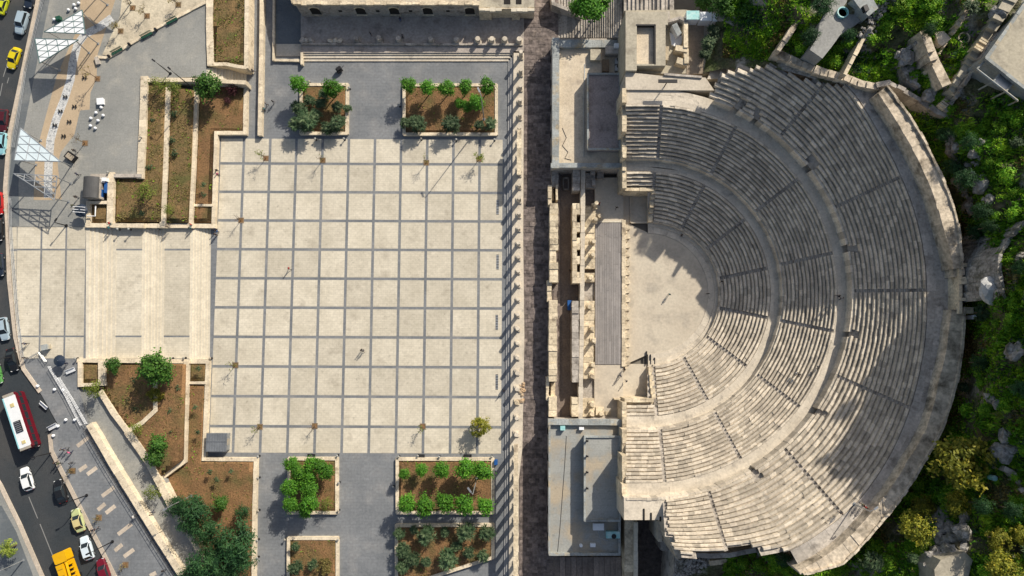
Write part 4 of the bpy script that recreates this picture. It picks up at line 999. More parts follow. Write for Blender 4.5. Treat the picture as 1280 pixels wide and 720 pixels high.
# bare saplings in square pits
def sapling(x, y, h, nleaf, label, zb=0., pit=True, lm='lime', spread=1.0):
    p = at(x, y, zb); t = thing('sapling', label, 'sapling', (p.x, p.y, zb), 'young trees in square pits'); R = random.Random(int(x*7+y))
    b = MB(); b.tube([(0, 0, 0), (.05, .03, h*.5), (R.gauss(0, .1), R.gauss(0, .1), h*.8)], [.07, .055, .035], 6)
    tips = []
    for k in range(9):
        a = R.uniform(0, 6.3); z0 = h*R.uniform(.45, .8); e = Vector((math.cos(a)*spread*R.uniform(.5, 1.1), math.sin(a)*spread*R.uniform(.5, 1.1), h*R.uniform(.8, 1.1)))
        m_ = Vector((0, 0, z0)).lerp(e, .5)+Vector((0, 0, .1)); b.tube([(0, 0, z0), m_, e], [.03, .02, .01], 4); tips += [m_, e, m_.lerp(e, .5)]
        for j in range(2):
            e2 = m_.lerp(e, .4)+Vector((R.gauss(0, .35), R.gauss(0, .35), R.uniform(.1, .5))); b.tube([m_.lerp(e, .3), e2], [.018, .008], 4); tips.append(e2)
    for v in range(len(b.v)): b.v[v] = (b.v[v][0]+p.x, b.v[v][1]+p.y, b.v[v][2]+zb)
    b.build('trunk', M['bark'], t)
    if nleaf:
        c = MB()
        for k in range(nleaf):
            q_ = R.choice(tips)+Vector((R.gauss(0, .16), R.gauss(0, .16), R.gauss(0, .16)))+Vector((p.x, p.y, zb)); leaf(c, q_, Vector((0, 0, 1)), .26, .15, R.random(), R)
        c.build('crown', LM[lm], t)
    if pit:
        c = MB(); c.box((p.x, p.y, zb+.027), (1.15, 1.15, .03), 0, 0); c.box((p.x, p.y, zb+.058), (.8, .8, .012), 0, 1); c.build('tree_pit', [M['wood'], M['soil']], t)
    return t
for i, (x, y, n) in enumerate(((332.5, 198, 60), (403.5, 200.5, 8), (533, 203.5, 14), (599, 199, 160))): sapling(x, y, 3.0, n, 'thin young tree near the top of the cream square, %s from the left' % nth(i))
for i, (x, y, n) in enumerate(((325, 533.5, 30), (393.5, 532.5, 0), (528.5, 533, 34))): sapling(x, y, 2.4, n, 'thin young tree near the bottom of the cream square, %s from the left' % nth(i))
for i, (x, y, n) in enumerate(((301.5, 275.5, 0), (294.5, 456.5, 26))): sapling(x, y, 2.8, n, 'bare young tree near the left edge of the cream square, %s from the top' % nth(i))
for i, (x, y, n, h) in enumerate(((122, 98.5, 60, 4.4), (106.5, 179, 14, 3.8))): sapling(x, y, h, n, 'bare stooping young tree on the upper left terrace, %s from the top' % nth(i), ZS, True, 'straw', 1.5)
for i, (x, y, n) in enumerate(((151, 39, 120), (184, 20, 60), (223, 6, 90), (166, 10, 20))): sapling(x, y, 2.4, n, 'young tree in the pale sandy ground, %s of four' % nth(i), ZS+.09, True, 'straw', .9)
for i, (x, y) in enumerate(((91, 588.5), (123.8, 647), (157, 706))): sapling(x, y, 1.2, 26, 'small dry plant in a square pit of the lower left pavement, %s from the top' % nth(i), ZS, True, 'straw', .4)
# palm at the bottom left
p = at(20, 681, ZS); t = thing('palm', 'small yellow-green palm on the far pavement by the road', 'palm', p); b = MB(); b.tube([p, p+Vector((.05, 0, 1.5)), p+Vector((.1, .05, 2.6))], [.24, .2, .16], 8); b.build('trunk', M['bark'], t)
c = MB(); R = random.Random(4)
for k in range(26):
    a = R.uniform(0, 6.3); up = R.uniform(-.1, .9); prev = p+Vector((.1, .05, 2.6)); d = Vector((math.cos(a), math.sin(a), up)).normalized(); s = Vector((-math.sin(a), math.cos(a), 0))
    for j in range(6):
        nx = prev+d*.33; d = (d+Vector((0, 0, -.22))).normalized()
        for sg in (-1, 1):
            c.face([prev, prev+s*sg*.36+d*.12-Vector((0, 0, .08)), nx+s*sg*.05], 0, R.random())
        prev = nx
c.build('crown', LM['lime'], t)

# ---------------------------------------------------------------- planting and rocks on the hillside
hb = 'bushes on the hillside'
def hp(kind, x, y, r, label, grp=None): return plant(kind, x, y, r, label, zt(x, y)-.1, grp)
hp('yellow', 1207, 578, 36, 'very large yellow-green tree on the slope below the rim')
hp('yellow', 1147, 660, 20, 'bright yellow round tree close to the lower rim')
hp('yellow', 1153, 632, 13, 'small yellow tree just above the bright round one')
hp('straw', 1166, 635, 10, 'straw-coloured shrub beside the small yellow tree')
hp('yellow', 1198, 630, 15, 'yellow tree between the very large tree and the white rocks')
hp('yellow', 1250, 677, 15, 'loose yellow tree by the right edge, upper of two')
hp('yellow', 1256, 712, 20, 'dull yellow tree in the lower right corner')
hp('yellow', 1277, 670, 12, 'yellow tree cut by the right edge')
for i, (x, y, r) in enumerate(((982, 14, 17), (958, 42, 15), (953, 8, 14), (905, 6, 16), (935, 12, 16), (880, 3, 13), (965, 28, 11), (738, 4, 20), (722, 8, 10), (752, 0, 12))):
    plant('mid' if x > 800 else 'round', x, y, r, 'bright green tree at the top edge, behind the terrace and hall, %s of ten' % nth(i), (ZT if x > 890 else 9) if x > 800 else 4.5, 'green trees along the top edge')
for i, (x, y, r) in enumerate(((892, 38, 9), (886, 52, 9), (883, 66, 7), (912, 52, 9), (919, 60, 8), (896, 46, 7))):
    plant('olive', x, y, r, 'grey-green olive shrub on the terrace by the curved wall, %s of six' % nth(i), ZT-.6, 'olive shrubs on the terrace')
for i, (x, y, r) in enumerate(((925, 70, 10), (936, 72, 9), (928, 80, 9), (943, 80, 8), (920, 78, 7), (948, 72, 7))):
    plant('hillg', x, y, r, 'bright bush between the curved wall and the top seats, %s of six' % nth(i), ZT+.5, 'bushes by the curved wall')
for i, (x, y, r) in enumerate(((1013, 45, 12), (1044, 74, 12), (1002, 60, 10), (1030, 8, 14), (1022, 22, 10), (1050, 60, 9), (1062, 44, 9), (1088, 12, 8), (1036, 66, 9))):
    hp('dark' if i % 3 == 0 else 'hillg', x, y, r, 'dark plant round the grey courtyard, %s of nine' % nth(i), 'plants round the courtyard')
R = random.Random(11)
BL = [(960, 690, 9), (968, 700, 10), (975, 712, 10), (950, 706, 9), (985, 716, 8), (930, 706, 8), (915, 712, 8), (942, 694, 6)]
for i, (x, y, r) in enumerate(BL): plant('hillg', x, y, r, 'green bush under the lower end of the seats, %s of eight' % nth(i), zt(x, y)-.1, 'bushes under the lower seats')
ROCKS = [(1190, 190), (1196, 200), (1203, 214), (1210, 206), (1200, 226), (1207, 238), (1214, 248), (1222, 204), (1218, 192), (1226, 230), (1236, 250), (1230, 300), (1236, 330),
         (1228, 180), (1192, 172), (1192, 672), (1180, 680), (1172, 694), (1168, 702), (1190, 690), (1200, 668), (1206, 650), (1262, 440), (1258, 545), 
         (1264, 560), (1160, 120), (1150, 112), (1140, 100), (1135, 88), (1132, 70), (1245, 18), (1276, 320), (1270, 440), (1238, 500), (1246, 505), (1252, 566), (1215, 260), (1196, 185)]
def freeat(x, y):
    t = math.degrees(math.atan2(y-CY, x-CX)); d = math.hypot(x-CX, y-CY)-interp(ED, t); return t, d
n = 0; tries = 0; spots = []
while n < 135 and tries < 9000:
    tries += 1; x, y = R.uniform(960, 1300), R.uniform(-15, 735); t, d = freeat(x, y)
    if abs(t) > 78 or d < (9 if t > -3 else 22): continue
    if x > 1150 and y < 135 and x-1150 > (135-y)*.55: continue                     # house, path
    if 1005 < x < 1100 and y < 80 and R.random() < .75: continue
    if 1125 < x < 1185 and 40 < y < 140: continue
    if 1168 < x < 1215 and y > 655: continue
    if any((x-a)**2+(y-b)**2 < 60 for a, b in ROCKS): continue
    if any((x-a)**2+(y-b)**2 < 75 for a, b in spots): continue
    if (x-1207)**2+(y-578)**2 < 700 or (x-1244)**2+(y-362)**2 < 420: continue
    spots.append((x, y)); u = noise.noise(Vector((x*.012, y*.012, 4)))+R.gauss(0, .25)
    far = 'by the rim' if d < 35 else 'up the slope'
    if y > 500: zone = 'below the yellow trees' if y > 640 else 'at the lower right of the rim'
    elif y < 160: zone = 'above the jagged wall'
    else: zone = 'right of the theatre'
    if u > .35 and y > 430: k, lab = 'lime', 'pale green loose shrub %s, %s' % (zone, far)
    elif u < -.5: k, lab = 'dark', 'dark green small tree %s, %s' % (zone, far)
    elif u > .12 and R.random() < .25: k, lab = 'olive', 'grey-green spiky shrub %s, %s' % (zone, far)
    else: k, lab = 'hillg', 'green leafy bush %s, %s' % (zone, far)
    o = hp(k, x, y, R.uniform(4.5, 12) if k != 'dark' else R.uniform(8, 14), lab, lab.split(' %s' % zone)[0].replace('green', 'green')+'s '+zone+' '+far); n += 1
q = MB(); G = random.Random(5); cnt = 0
while cnt < 52000:
    x, y = G.uniform(905, 1300), G.uniform(-10, 730); t, d = freeat(x, y)
    if abs(t) > 80 or d < 3: continue
    if x > 1185 and y < 118 and x-1185 > (118-y)*.5: continue
    if noise.noise(Vector((x*.03, y*.03, 8)))+G.gauss(0, .2) < -.12: continue
    if 1168 < x < 1215 and y > 655: continue
    if 1012 < x < 1095 and y < 66: continue
    p = at(x, y, zt(x, y)); cnt += 1; h = G.uniform(.25, .6); tone = .5+.5*noise.noise(Vector((x*.05, y*.05, 2)))
    dn = noise.noise(Vector((x*.022, y*.022, 12)))+G.gauss(0, .15); dry = 1 if dn > .42 else 2 if dn < -.45 else 0
    for k in range(2):
        a = G.uniform(0, 6.3); v = Vector((math.cos(a), math.sin(a), 0)); w_ = Vector((-v.y, v.x, 0))*.16; o_ = p+Vector((G.gauss(0, .2), G.gauss(0, .2), -.05))
        q.face([o_-w_, o_+w_, o_+v*h*.9+Vector((0, 0, h))], dry, min(1, max(0, tone+G.gauss(0, .2))))
struct('grass', q, [LM['hillg'], LM['straw'], LM['dark']], 'lush green grass and weeds covering the slope behind the theatre', 'grass', 'stuff')
for i, (x, y) in enumerate(ROCKS):
    b = MB(); z = zt(x, y); p = at(x, y, z); s = R.uniform(.7, 1.7)
    b.rock((p.x, p.y, z+.1), (s, s*R.uniform(.6, 1), s*R.uniform(.5, .9)), 0, 2)
    for k in range(2):
        s2 = s*R.uniform(.35, .6); b.rock((p.x+R.uniform(-1, 1)*s, p.y+R.uniform(-1, 1)*s, z+.1), (s2, s2*.8, s2*.7), 0, 1)
    zone = 'among the yellow trees' if y > 600 else 'at the lower right' if y > 430 else 'on the dark slope right of the rim' if y > 140 else 'near the ruined pit wall'
    tag(b.build('rock', M['rock']), 'pale limestone rock %s' % zone, 'rock', 'rocks '+zone)
# grey boulder behind the shrine
b = MB(); p = at(1243, 363, zt(1243, 363)); b.rock((p.x, p.y, p.z+.5), (2.3, 2.2, 1.5), 0, 3); tag(b.build('boulder', mat('pale_boulder', (.52, .52, .51), (.42, .42, .41), scale=.6, fine=3, famt=.2, bump=.6)), 'big smooth grey boulder behind the shrine in the rim', 'boulder')
# white cliff at the bottom right
b = MB(); R = random.Random(8)
for k in range(26):
    x = R.uniform(1166, 1206); y = R.uniform(655, 706); z = zt(x, y); p = at(x, y, z); s = R.uniform(.6, 1.5); b.rock((p.x, p.y, z), (s, s*.7, s*.7), 0, 1)
tag(b.build('rock_outcrop', M['rock']), 'white weathered rock outcrop above the sandy hollow', 'outcrop')
q = MB(); px_ = [(1168, 712), (1176, 700), (1192, 694), (1206, 690), (1216, 700), (1208, 730), (1170, 735)]
q.pp(px_, max(zt(a, b_) for a, b_ in px_)+.1, 10); struct('sandy_hollow', q, M['concrete'])
# ---------------------------------------------------------------- colonnade
g = 'free-standing columns of the colonnade'
cy_ = [71.7, 93, 111.6, 128.8, 147.4]
for i, y in enumerate(cy_): column('short broken column of the colonnade, %s from the top, above the wall fragment' % nth(i), 651-(y-70)*.02, y, .8, 2.5+rnd.uniform(-.5, .4), .40, g)
cz = [218, 233.7, 251, 269.6, 286.9, 305.5, 322.7, 340, 356, 375, 394, 411, 429, 447, 465.5, 485.5, 502.7, 521, 542]
for i, y in enumerate(cz): column('short broken column beside the square, %s below the wall fragment' % nth(i), 648.9-(y-230)*.0115, y, .8, 2.7+rnd.uniform(-.8, .5), .40+rnd.uniform(-.05, .04), g, 'walk' if i != 16 else 'wallstone')
def entab(label, x, ys, h):
    t = thing('entablature', label, 'entablature', at(x, ys[0], .8)); b = MB(); b.wall([(x+.4, ys[0]), (x, ys[-1])], .85, .8+h, .8+h-.65, 0, 1.9, .05, .05); b.build('beam', M['wallstone'], t); return t
entab('short fragment of stone beam on columns in the upper colonnade', 648.8, (163, 217), 3.9)
entab('long stone beam resting on columns at the lower end of the colonnade', 644.6, (557, 760), 4.9)
for i, y in enumerate((165, 181, 197, 213)): column('column carrying the short upper beam, %s from the top' % nth(i), 648.8, y, .8, 3.2, .4, 'columns under the short beam')
for i, y in enumerate(range(560, 740, 18)): column('column carrying the long lower beam, %s from the top' % nth(i), 644.8, y, .8, 4.2, .42, 'columns under the long beam')
q = MB()
for k in range(14):
    p = at(652.5+rnd.uniform(-3.5, 3), 488+rnd.uniform(-9, 14), .8); s = rnd.uniform(.2, .5); q.rock((p.x, p.y, .85), (s, s, s*.6), 0, 1)
tag(q.build('rubble_heap', mat('orange_rubble', (.42, .27, .15), (.36, .30, .22), fine=4, famt=.3)), 'small heap of orange-brown rubble beside the colonnade', 'rubble')
# fragments along the low wall in front of the old hall
q = MB(); q.wall([(377, 54.5), (648, 55.5)], .35, 1.25, .6, 0, 1.5, .03, .03); tag(q.build('low_wall', M['wallgrey']), 'long low grey wall in front of the old hall', 'wall')
def block(label, x0, y0, x1, y1, h, m='wallgrey'):
    b = MB(); c = at((x0+x1)/2, (y0+y1)/2, 1); s0 = at(x0, y0, .8); s1 = at(x1, y1, .8)
    for k in range(3): b.rock((s0.x+(s1.x-s0.x)*(k+.5)/3, c.y, .8+h*.45), (abs(s1.x-s0.x)*.24, abs(s0.y-s1.y)*.55, h*.6), 0, 2)
    return tag(b.build('carved_block', M[m]), label, 'stone block', 'carved stones before the old hall')
block('long carved stone block at the left end of the low wall', 376, 48, 392, 54, .8)
block('pale carved stone block lying second along the low wall', 411, 49, 428, 54, .8, 'walk')
for i, (x, h) in enumerate(((447, 1.3), (475, 1.7), (499, 1.5), (539, 1.3), (570.5, 1.2), (597.6, 1.6), (615, 1.7), (631, 1.7), (649, 1.7))):
    column('stubby column fragment by the low wall of the old hall, %s from the left' % nth(i), x, 51+i*.25, .8, h, .55, 'column stubs before the old hall', 'wallgrey' if i < 5 else 'walk')  # shade put into the colour: stubs before the hall darker, sunlit ones pale

# ---------------------------------------------------------------- the old hall at the top edge
hall = thing('old_stone_hall', 'old stone hall at the top edge with a row of arched windows', 'building', at(490, 0, .8))
HH = 6.6
q = MB(); q.pp([(367.5, 3.5), (598, 3.5), (598, -90), (340, -90)], HH, -.3); q.build('wall', M['wallgrey'], hall)
q = MB(); q.wall([(367.5, 3.6), (598, 3.6)], .7, HH+.25, HH-.3, 0, 1.3, .12, .08); q.wall([(366.5, 3), (341, -88)], .7, HH+.2, HH-.3, 0, 1.3, .12, .05); q.build('cornice', M['wallstone'], hall)
q = MB(); q.pp([(371, 1), (596, 1), (596, -88), (346, -88)], HH+.02, HH-.3); q.build('roof', M['roofbeige'], hall)
ybase = at(450, 3.5, HH).y
for x in (388, 446, 489, 532, 586):
    p = at(x, 3.5, HH); q = MB(); pts = []
    hw_, z0, z1 = .95, 2.0, 4.0
    arc = [(hw_*math.cos(a*math.pi/8), z1+hw_*.8*math.sin(a*math.pi/8)) for a in range(9)]
    prof = [(hw_, z0)]+arc+[(-hw_, z0)]
    n = len(prof); A = [(p.x+u, p.y-.03, z) for u, z in prof]; B = [(p.x+u, p.y+.4, z) for u, z in prof]
    q.raw(A+B, [tuple(range(n))]+[(k, (k+1) % n, n+(k+1) % n, n+k) for k in range(n)], 0); w = q.build('window', M['dark'], hall)
    q = MB(); prof2 = [(u*1.22, z0+(z-z0)*1.12) for u, z in arc]
    for (u0, z0_), (u1, z1_), (a0, b0), (a1, b1) in zip(arc, arc[1:], prof2, prof2[1:]):
        q.raw([(p.x+u0, p.y-.12, z0_), (p.x+u1, p.y-.12, z1_), (p.x+a1, p.y-.12, b1), (p.x+a0, p.y-.12, b0), (p.x+u0, p.y+.1, z0_), (p.x+u1, p.y+.1, z1_), (p.x+a1, p.y+.1, b1), (p.x+a0, p.y+.1, b0)],
              [(0, 1, 2, 3), (0, 4, 5, 1), (3, 2, 6, 7), (0, 3, 7, 4), (1, 5, 6, 2)], 0)
    q.box((p.x, p.y-.1, z0_ if False else 1.8), (2.2, .35, .16)); fr = q.build('window_frame', M['wallstone'], w)
    fr.location = Vector((0, 0, 0)); 
for x in (420, 468, 510, 558):
    p = at(x, 3.5, HH); q = MB(); q.prism([(p.x-.35, p.y-.04), (p.x+.35, p.y-.04), (p.x+.35, p.y+.3), (p.x-.35, p.y+.3)], 3.6, 2.9); q.build('vent_opening', M['dark'], hall)
wing = thing('hall_side_wing', 'lower cream-roofed wing at the right end of the old hall', 'building', at(630, 0, .8))
q = MB(); q.pp([(598.5, 14), (614, 14), (614, 11), (640, 11), (640, 14), (650, 14), (650, 11), (668, 12), (668, -90), (598.5, -90)], 4.6, -.3); q.build('wall', M['wallstone'], wing)
q = MB(); q.pp([(599, 9), (668, 9), (668, -90), (599, -90)], 4.64, 4.4); q.build('roof', M['concrete'], wing)
q = MB(); q.wall([(600, 11.5), (626, 11.5)], .7, 5.0, 4.3, 0, 1, .1, .1); q.wall([(640, 12), (667, 12)], .7, 5.0, 4.3, 0, 1, .1, .1); q.build('parapet', M['step'], wing)
q = MB()
for x0, x1 in ((630, 638), (645, 652)): q.pp(R4(x0, -8, x1, 5), 4.7, 4.5)
q.build('roof_opening', M['dark'], wing)
gwall('short dark wall standing beside the steps at the top of the street', [(690, -10), (692, 4), (712, 12), (726, 20)], .7, 3.6, m='wallgrey', jit=.15)

# ---------------------------------------------------------------- houses, walls and a well on the slope
hz = zt(1225, 90)+4.2
t = thing('concrete_house', 'flat-roofed concrete house at the top right with a glazed veranda', 'house', at(1270, 60, hz))
q = MB(); q.pp([(1283, 2), (1233, 73), (1285, 114), (1380, 190), (1400, -20)], hz, 20); q.build('wall', M['roofblue'], t)
q = MB(); q.wall([(1283, 2), (1233.5, 72), (1285, 113), (1380, 188)], .5, hz+.35, hz-.2, 0, 2.2, .02, .02); q.build('parapet', M['roofblue'], t)
q = MB(); q.pp([(1284, 5), (1236, 73), (1286, 111), (1380, 186), (1400, -10)], hz+.03, hz-.2); q.build('roof', M['concrete'], t)
q = MB(); q.pp([(1221, 87), (1233, 74.5), (1285, 115.5), (1274, 128)], max(hz-2.9, zt(1250, 112)+.5), 20); q.build('veranda_floor', M['roofgrey'], t)
q = MB()
for (a, b_) in (((1221, 86.5), (1233, 74)), ((1233, 74), (1285, 115)), ((1221, 86.5), (1272, 126)), ((1241, 102.5), (1252, 89.5)), ((1257, 114.5), (1268, 102))):
    A, B = at(*a, hz-.5), at(*b_, hz-.5); q.tube([A, B], .16, 6)
for c_ in ((1221, 86.5), (1241, 102.5), (1257, 114.5), (1272, 126)): A = at(*c_, hz-.5); q.tube([A, A-Vector((0, 0, 3.2))], .14, 6)
q.build('veranda_frame', M['roofblue'], t)
q = MB(); q.pp([(1242.5, 103), (1253, 90.5), (1267, 101.5), (1256.5, 113.5)], hz-.55, hz-.62); q.build('veranda_panel', M['steel'], t)
def onhill(mb, px, dz, m=0): z = max(zt(*p) for p in px)*.5+.5*sum(zt(*p) for p in px)/len(px)+dz; mb.pp(px, z, z-4, m)
def lp(a, b_, f): return (a[0]+(b_[0]-a[0])*f, a[1]+(b_[1]-a[1])*f)
q = MB()
for (a, b_, c, d, n) in (((1262, -14), (1278, -8), (1237, 51), (1227, 46), 5), ((1217, 60), (1226, 67), (1192, 116), (1186, 112), 6)):
    for k in range(n): onhill(q, [lp(a, d, k/n), lp(b_, c, k/n), lp(b_, c, (k+1)/n), lp(a, d, (k+1)/n)], .5)
struct('concrete_path', q, M['concrete'])
q = MB()
for (a, b_, c, d, n) in (((1227, 46), (1237, 52), (1227, 66), (1217, 60), 5), ((1192, 111), (1199, 116), (1180, 138), (1172, 132), 9)):
    for k in range(n): onhill(q, [lp(a, d, k/n), lp(b_, c, k/n), lp(b_, c, (k+.72)/n), lp(a, d, (k+.72)/n)], .75)
struct('garden_steps', q, M['wallstone'])
def hwall(label, px, w, above, m='wallgrey', jit=.15, jw=.08):
    n_ = []
    for a, b_ in zip(px, px[1:]):
        n = max(1, round(math.dist(a, b_)/10)); n_ += [lp(a, b_, k/n) for k in range(n)]
    n_.append(px[-1]); return gwallz(label, n_, [zt(*p)+above for p in n_], w, 15, m, jit, jw)
hwall('long dark wall along the concrete path below the house', [(1247, 42), (1222, 80), (1200, 114), (1184, 138)], .5, 1.0)
hwall('pale wall slanting across the green slope from the top edge', [(1216, -4), (1208, 15), (1192, 40)], .75, .8, 'wallstone')
hwall('thin pale kerb running from the small ruined room', [(1188, 48), (1180, 58), (1174, 66)], .4, .6, 'wallstone')
hwall('thick pale wall of the ruined pit on the slope', [(1156, 40), (1164, 62), (1172, 82), (1183, 104)], 1.4, 1.7, 'rim', .12, .12)
hwall('dark curved stone wall round the ruined pit', [(1156, 42), (1144, 54), (1130, 64), (1128, 80), (1136, 98), (1148, 108)], .8, .9, 'rock', .3, .2)
hwall('low pale field wall curving up the slope by the right edge', [(1282, 278), (1262, 300), (1252, 318), (1249, 340), (1256, 372)], .5, .7, 'rock', .2, .1)
hwall('low broken wall at the right edge below the yellow trees', [(1256, 586), (1268, 592), (1284, 622)], .6, .8, 'wallgrey', .2, .1)
q = MB(); onhill(q, [(1169, 40), (1180, 39), (1189, 48), (1178, 57), (1173, 55)], .6); onhill(q, [(1174, 48), (1179, 48), (1179, 55), (1175, 56)], .9, 1)
tag(q.build('ruined_room', [M['roofbeige'], M['wallgrey']]), 'small roofless ruined room with pale floor on the slope', 'ruin')
q = MB(); onhill(q, [(1216.5, 394), (1224, 393), (1225, 398), (1217, 399)], .9); tag(q.build('white_box', M['white']), 'small white box lying on the dark slope below the shrine', 'box')
q = MB(); p = at(1244, 598, zt(1244, 598)+.8); q.cyl(p, .42, .42, p.z-1.2, p.z, 12); q.cyl(p, .3, .3, p.z, p.z+.1, 12); tag(q.build('water_barrel', M['teal']), 'small pale blue barrel right of the very large yellow tree', 'barrel')
def ringobj(name, label, cat, px, py, r, zb, h, m, inner):
    c = at(px, py, zb+h); t = thing(name, label, cat, (c.x, c.y, zb)); b = MB(); n = 28
    for k in range(n):
        a0, a1 = 6.2832*k/n, 6.2832*(k+1)/n
        f = lambda a, r_: (c.x+r_*math.cos(a), c.y+r_*math.sin(a))
        b.prism([f(a0, r*.8), f(a0, r), f(a1, r), f(a1, r*.8)], zb+h, zb-1, 0, .5)
    b.build('ring', M[m], t); b = MB(); b.cyl(c, r*.8, r*.8, zb-1, zb+h-.5, 24); b.build('cover', M[inner], t); return t
ringobj('well', 'round stone-rimmed well in the grass near the house', 'well', 1205.5, 47, .95, zt(1205, 47), .7, 'wallstone', 'wallgrey')
ringobj('round_pool', 'small round pool with a blue rim in the grey courtyard', 'pool', 1054, 15, .95, zc, .5, 'teal', 'dark')
q = MB(); q.pp([(1066, -2), (1084, -14), (1098, 10), (1086, 20), (1076, 12)], zc+2.0, zc-3); tag(q.build('grey_shed', M['roofblue']), 'pale grey shed roof at the top of the courtyard', 'shed')
q = MB(); q.pp([(1079, 7), (1084, 5), (1087, 12), (1082, 14)], zc+2.7, zc+1.9); tag(q.build('chimney_box', M['black']), 'dark square chimney box on the grey shed', 'chimney')
b = MB(); R = random.Random(21)
for k in range(170):
    f = R.random(); x = 1075+32*f+R.uniform(-7, 7); y = 58-62*f+R.uniform(-7, 7); z = zt(x, y)+.4; p = at(x, y, z); s = R.uniform(.15, .42); b.rock((p.x, p.y, z), (s, s*.8, s*.7), 0, 1)
o = tag(b.build('rubble_strip', M['rock']), 'strip of loose pale rubble beside the courtyard wall', 'rubble'); o['kind'] = 'stuff'

# ---------------------------------------------------------------- sunken court and rubble at the lower end of the theatre
gwall('broad sunlit wall left of the dark sunken court', [(787.5, 652), (787.5, 770)], 2.0, 5.5, m='wallstone')
gwall('thin pale ledge wall along the dark sunken court', [(795, 654), (795, 770)], .7, 6.5, m='step')
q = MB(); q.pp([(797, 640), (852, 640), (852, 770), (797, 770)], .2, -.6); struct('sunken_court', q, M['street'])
q = MB(); q.pp([(780, 622), (834, 622), (834, 650), (780, 650)], Z3-.02, -.5); struct('lower_terrace', q, M['walk'])
gwall('stone side wall under the lower seat end, above the court', [(834, 648), (838, 664), (843, 682), (849, 697)], 1.0, ZW2+1.5, m='rim', jit=.4, jw=.15)
gwall('detached pale wall piece inside the sunken court', [(824.5, 653), (825, 676)], .7, 8.5, m='walk', jit=.2)
q = MB(); q.pp([(826, 676), (839, 676), (840, 690), (826, 688)], 5.5, -.5); tag(q.build('stone_pier', M['wallgrey']), 'square grey stone pier in the sunken court', 'pier')
for i, (x, y) in enumerate(((805, 636), (814, 641), (825.5, 646))):
    q = MB(); q.pp(R4(x-1, y, x+1, y+14-i*4), Z3+.1, Z3-.1); tag(q.build('drain_slot', M['dark']), 'narrow dark slot in the lower end terrace, %s from the left' % nth(i), 'slot', 'slots in the lower terrace')
gwall('long brown-edged retaining wall under the lower seats', [(850, 693), (889, 695), (912, 694), (944, 688)], .8, 15.6, m='wallgrey', jit=.1)
gwall('lower orange-brown wall beside the rubble heap', [(889, 704), (915, 701), (944, 697)], .8, 12.8, 4, m='wallstone', jit=.1)
b = MB(); R = random.Random(31)
for k in range(330):
    x = R.gauss(866, 12); y = R.uniform(696, 722)
    if not 843 < x < 890: continue
    p = at(x, y, 11); s = R.uniform(.14, .5); b.rock((p.x, p.y, 9.6+R.uniform(0, 1.2)+(722-y)*.05), (s, s*.8, s*.7), 0, 1)
o = tag(b.build('rubble_heap', M['rock']), 'big heap of pale rubble below the seats at the bottom edge', 'rubble'); o['kind'] = 'stuff'
q = MB(); q.pp([(843, 694), (892, 698), (892, 770), (838, 770)], 9.6, -.5); struct('rubble_ground', q, M['wallgrey'])
# ---------------------------------------------------------------- vehicles
PAINT = {}
def pm(name, c, **k):
    if name not in PAINT: PAINT[name] = paint('paint_'+name, c, **k)
    return PAINT[name]
glass = paint('car_glass', (.02, .027, .032), .15, 0, 0); tyre = M['black']
lampw = paint('headlight_glass', (.7, .72, .72), .2); lampr = paint('taillight_glass', (.35, .015, .01), .25)
def hull(sections, n=6):
    """loft through cross sections (y, half width, z low, z high, shoulder)"""
    b = MB(); rings = []
    for (y, w, z0, z1, s) in sections:
        rings.append([(-w*.94, y, z0), (-w, y, z0+(z1-z0)*.45), (-w*s, y, z1-.06), (-w*s*.86, y, z1), (w*s*.86, y, z1), (w*s, y, z1-.06), (w, y, z0+(z1-z0)*.45), (w*.94, y, z0)])
    k = len(rings[0]); V = [p for r in rings for p in r]; fs = []
    for i in range(len(rings)-1):
        for j in range(k): fs.append((i*k+j, i*k+(j+1) % k, (i+1)*k+(j+1) % k, (i+1)*k+j))
    fs += [tuple(range(k)), tuple(reversed(range((len(rings)-1)*k, len(rings)*k)))]
    b.raw(V, fs, 0, .5); return b
CARS = {}
def wheel(root, x, y, r=.32, w=.22):
    b = MB(); n = 16; V = []
    for s in (-w/2, w/2): V += [(x+s, y+r*math.cos(6.2832*k/n), r+r*math.sin(6.2832*k/n)) for k in range(n)]
    b.raw(V, [(k, (k+1) % n, n+(k+1) % n, n+k) for k in range(n)]+[tuple(range(n)), tuple(range(n, 2*n))], 0, .5); t = b.build('wheel', tyre, root, False)
    b = MB(); V = []; sx = math.copysign(w/2+.008, x)
    V = [(x+sx, y+r*.6*math.cos(6.2832*k/n), r+r*.6*math.sin(6.2832*k/n)) for k in range(n)]; b.raw(V, [tuple(range(n))], 0, .5); b.build('rim', M['steel'], t)
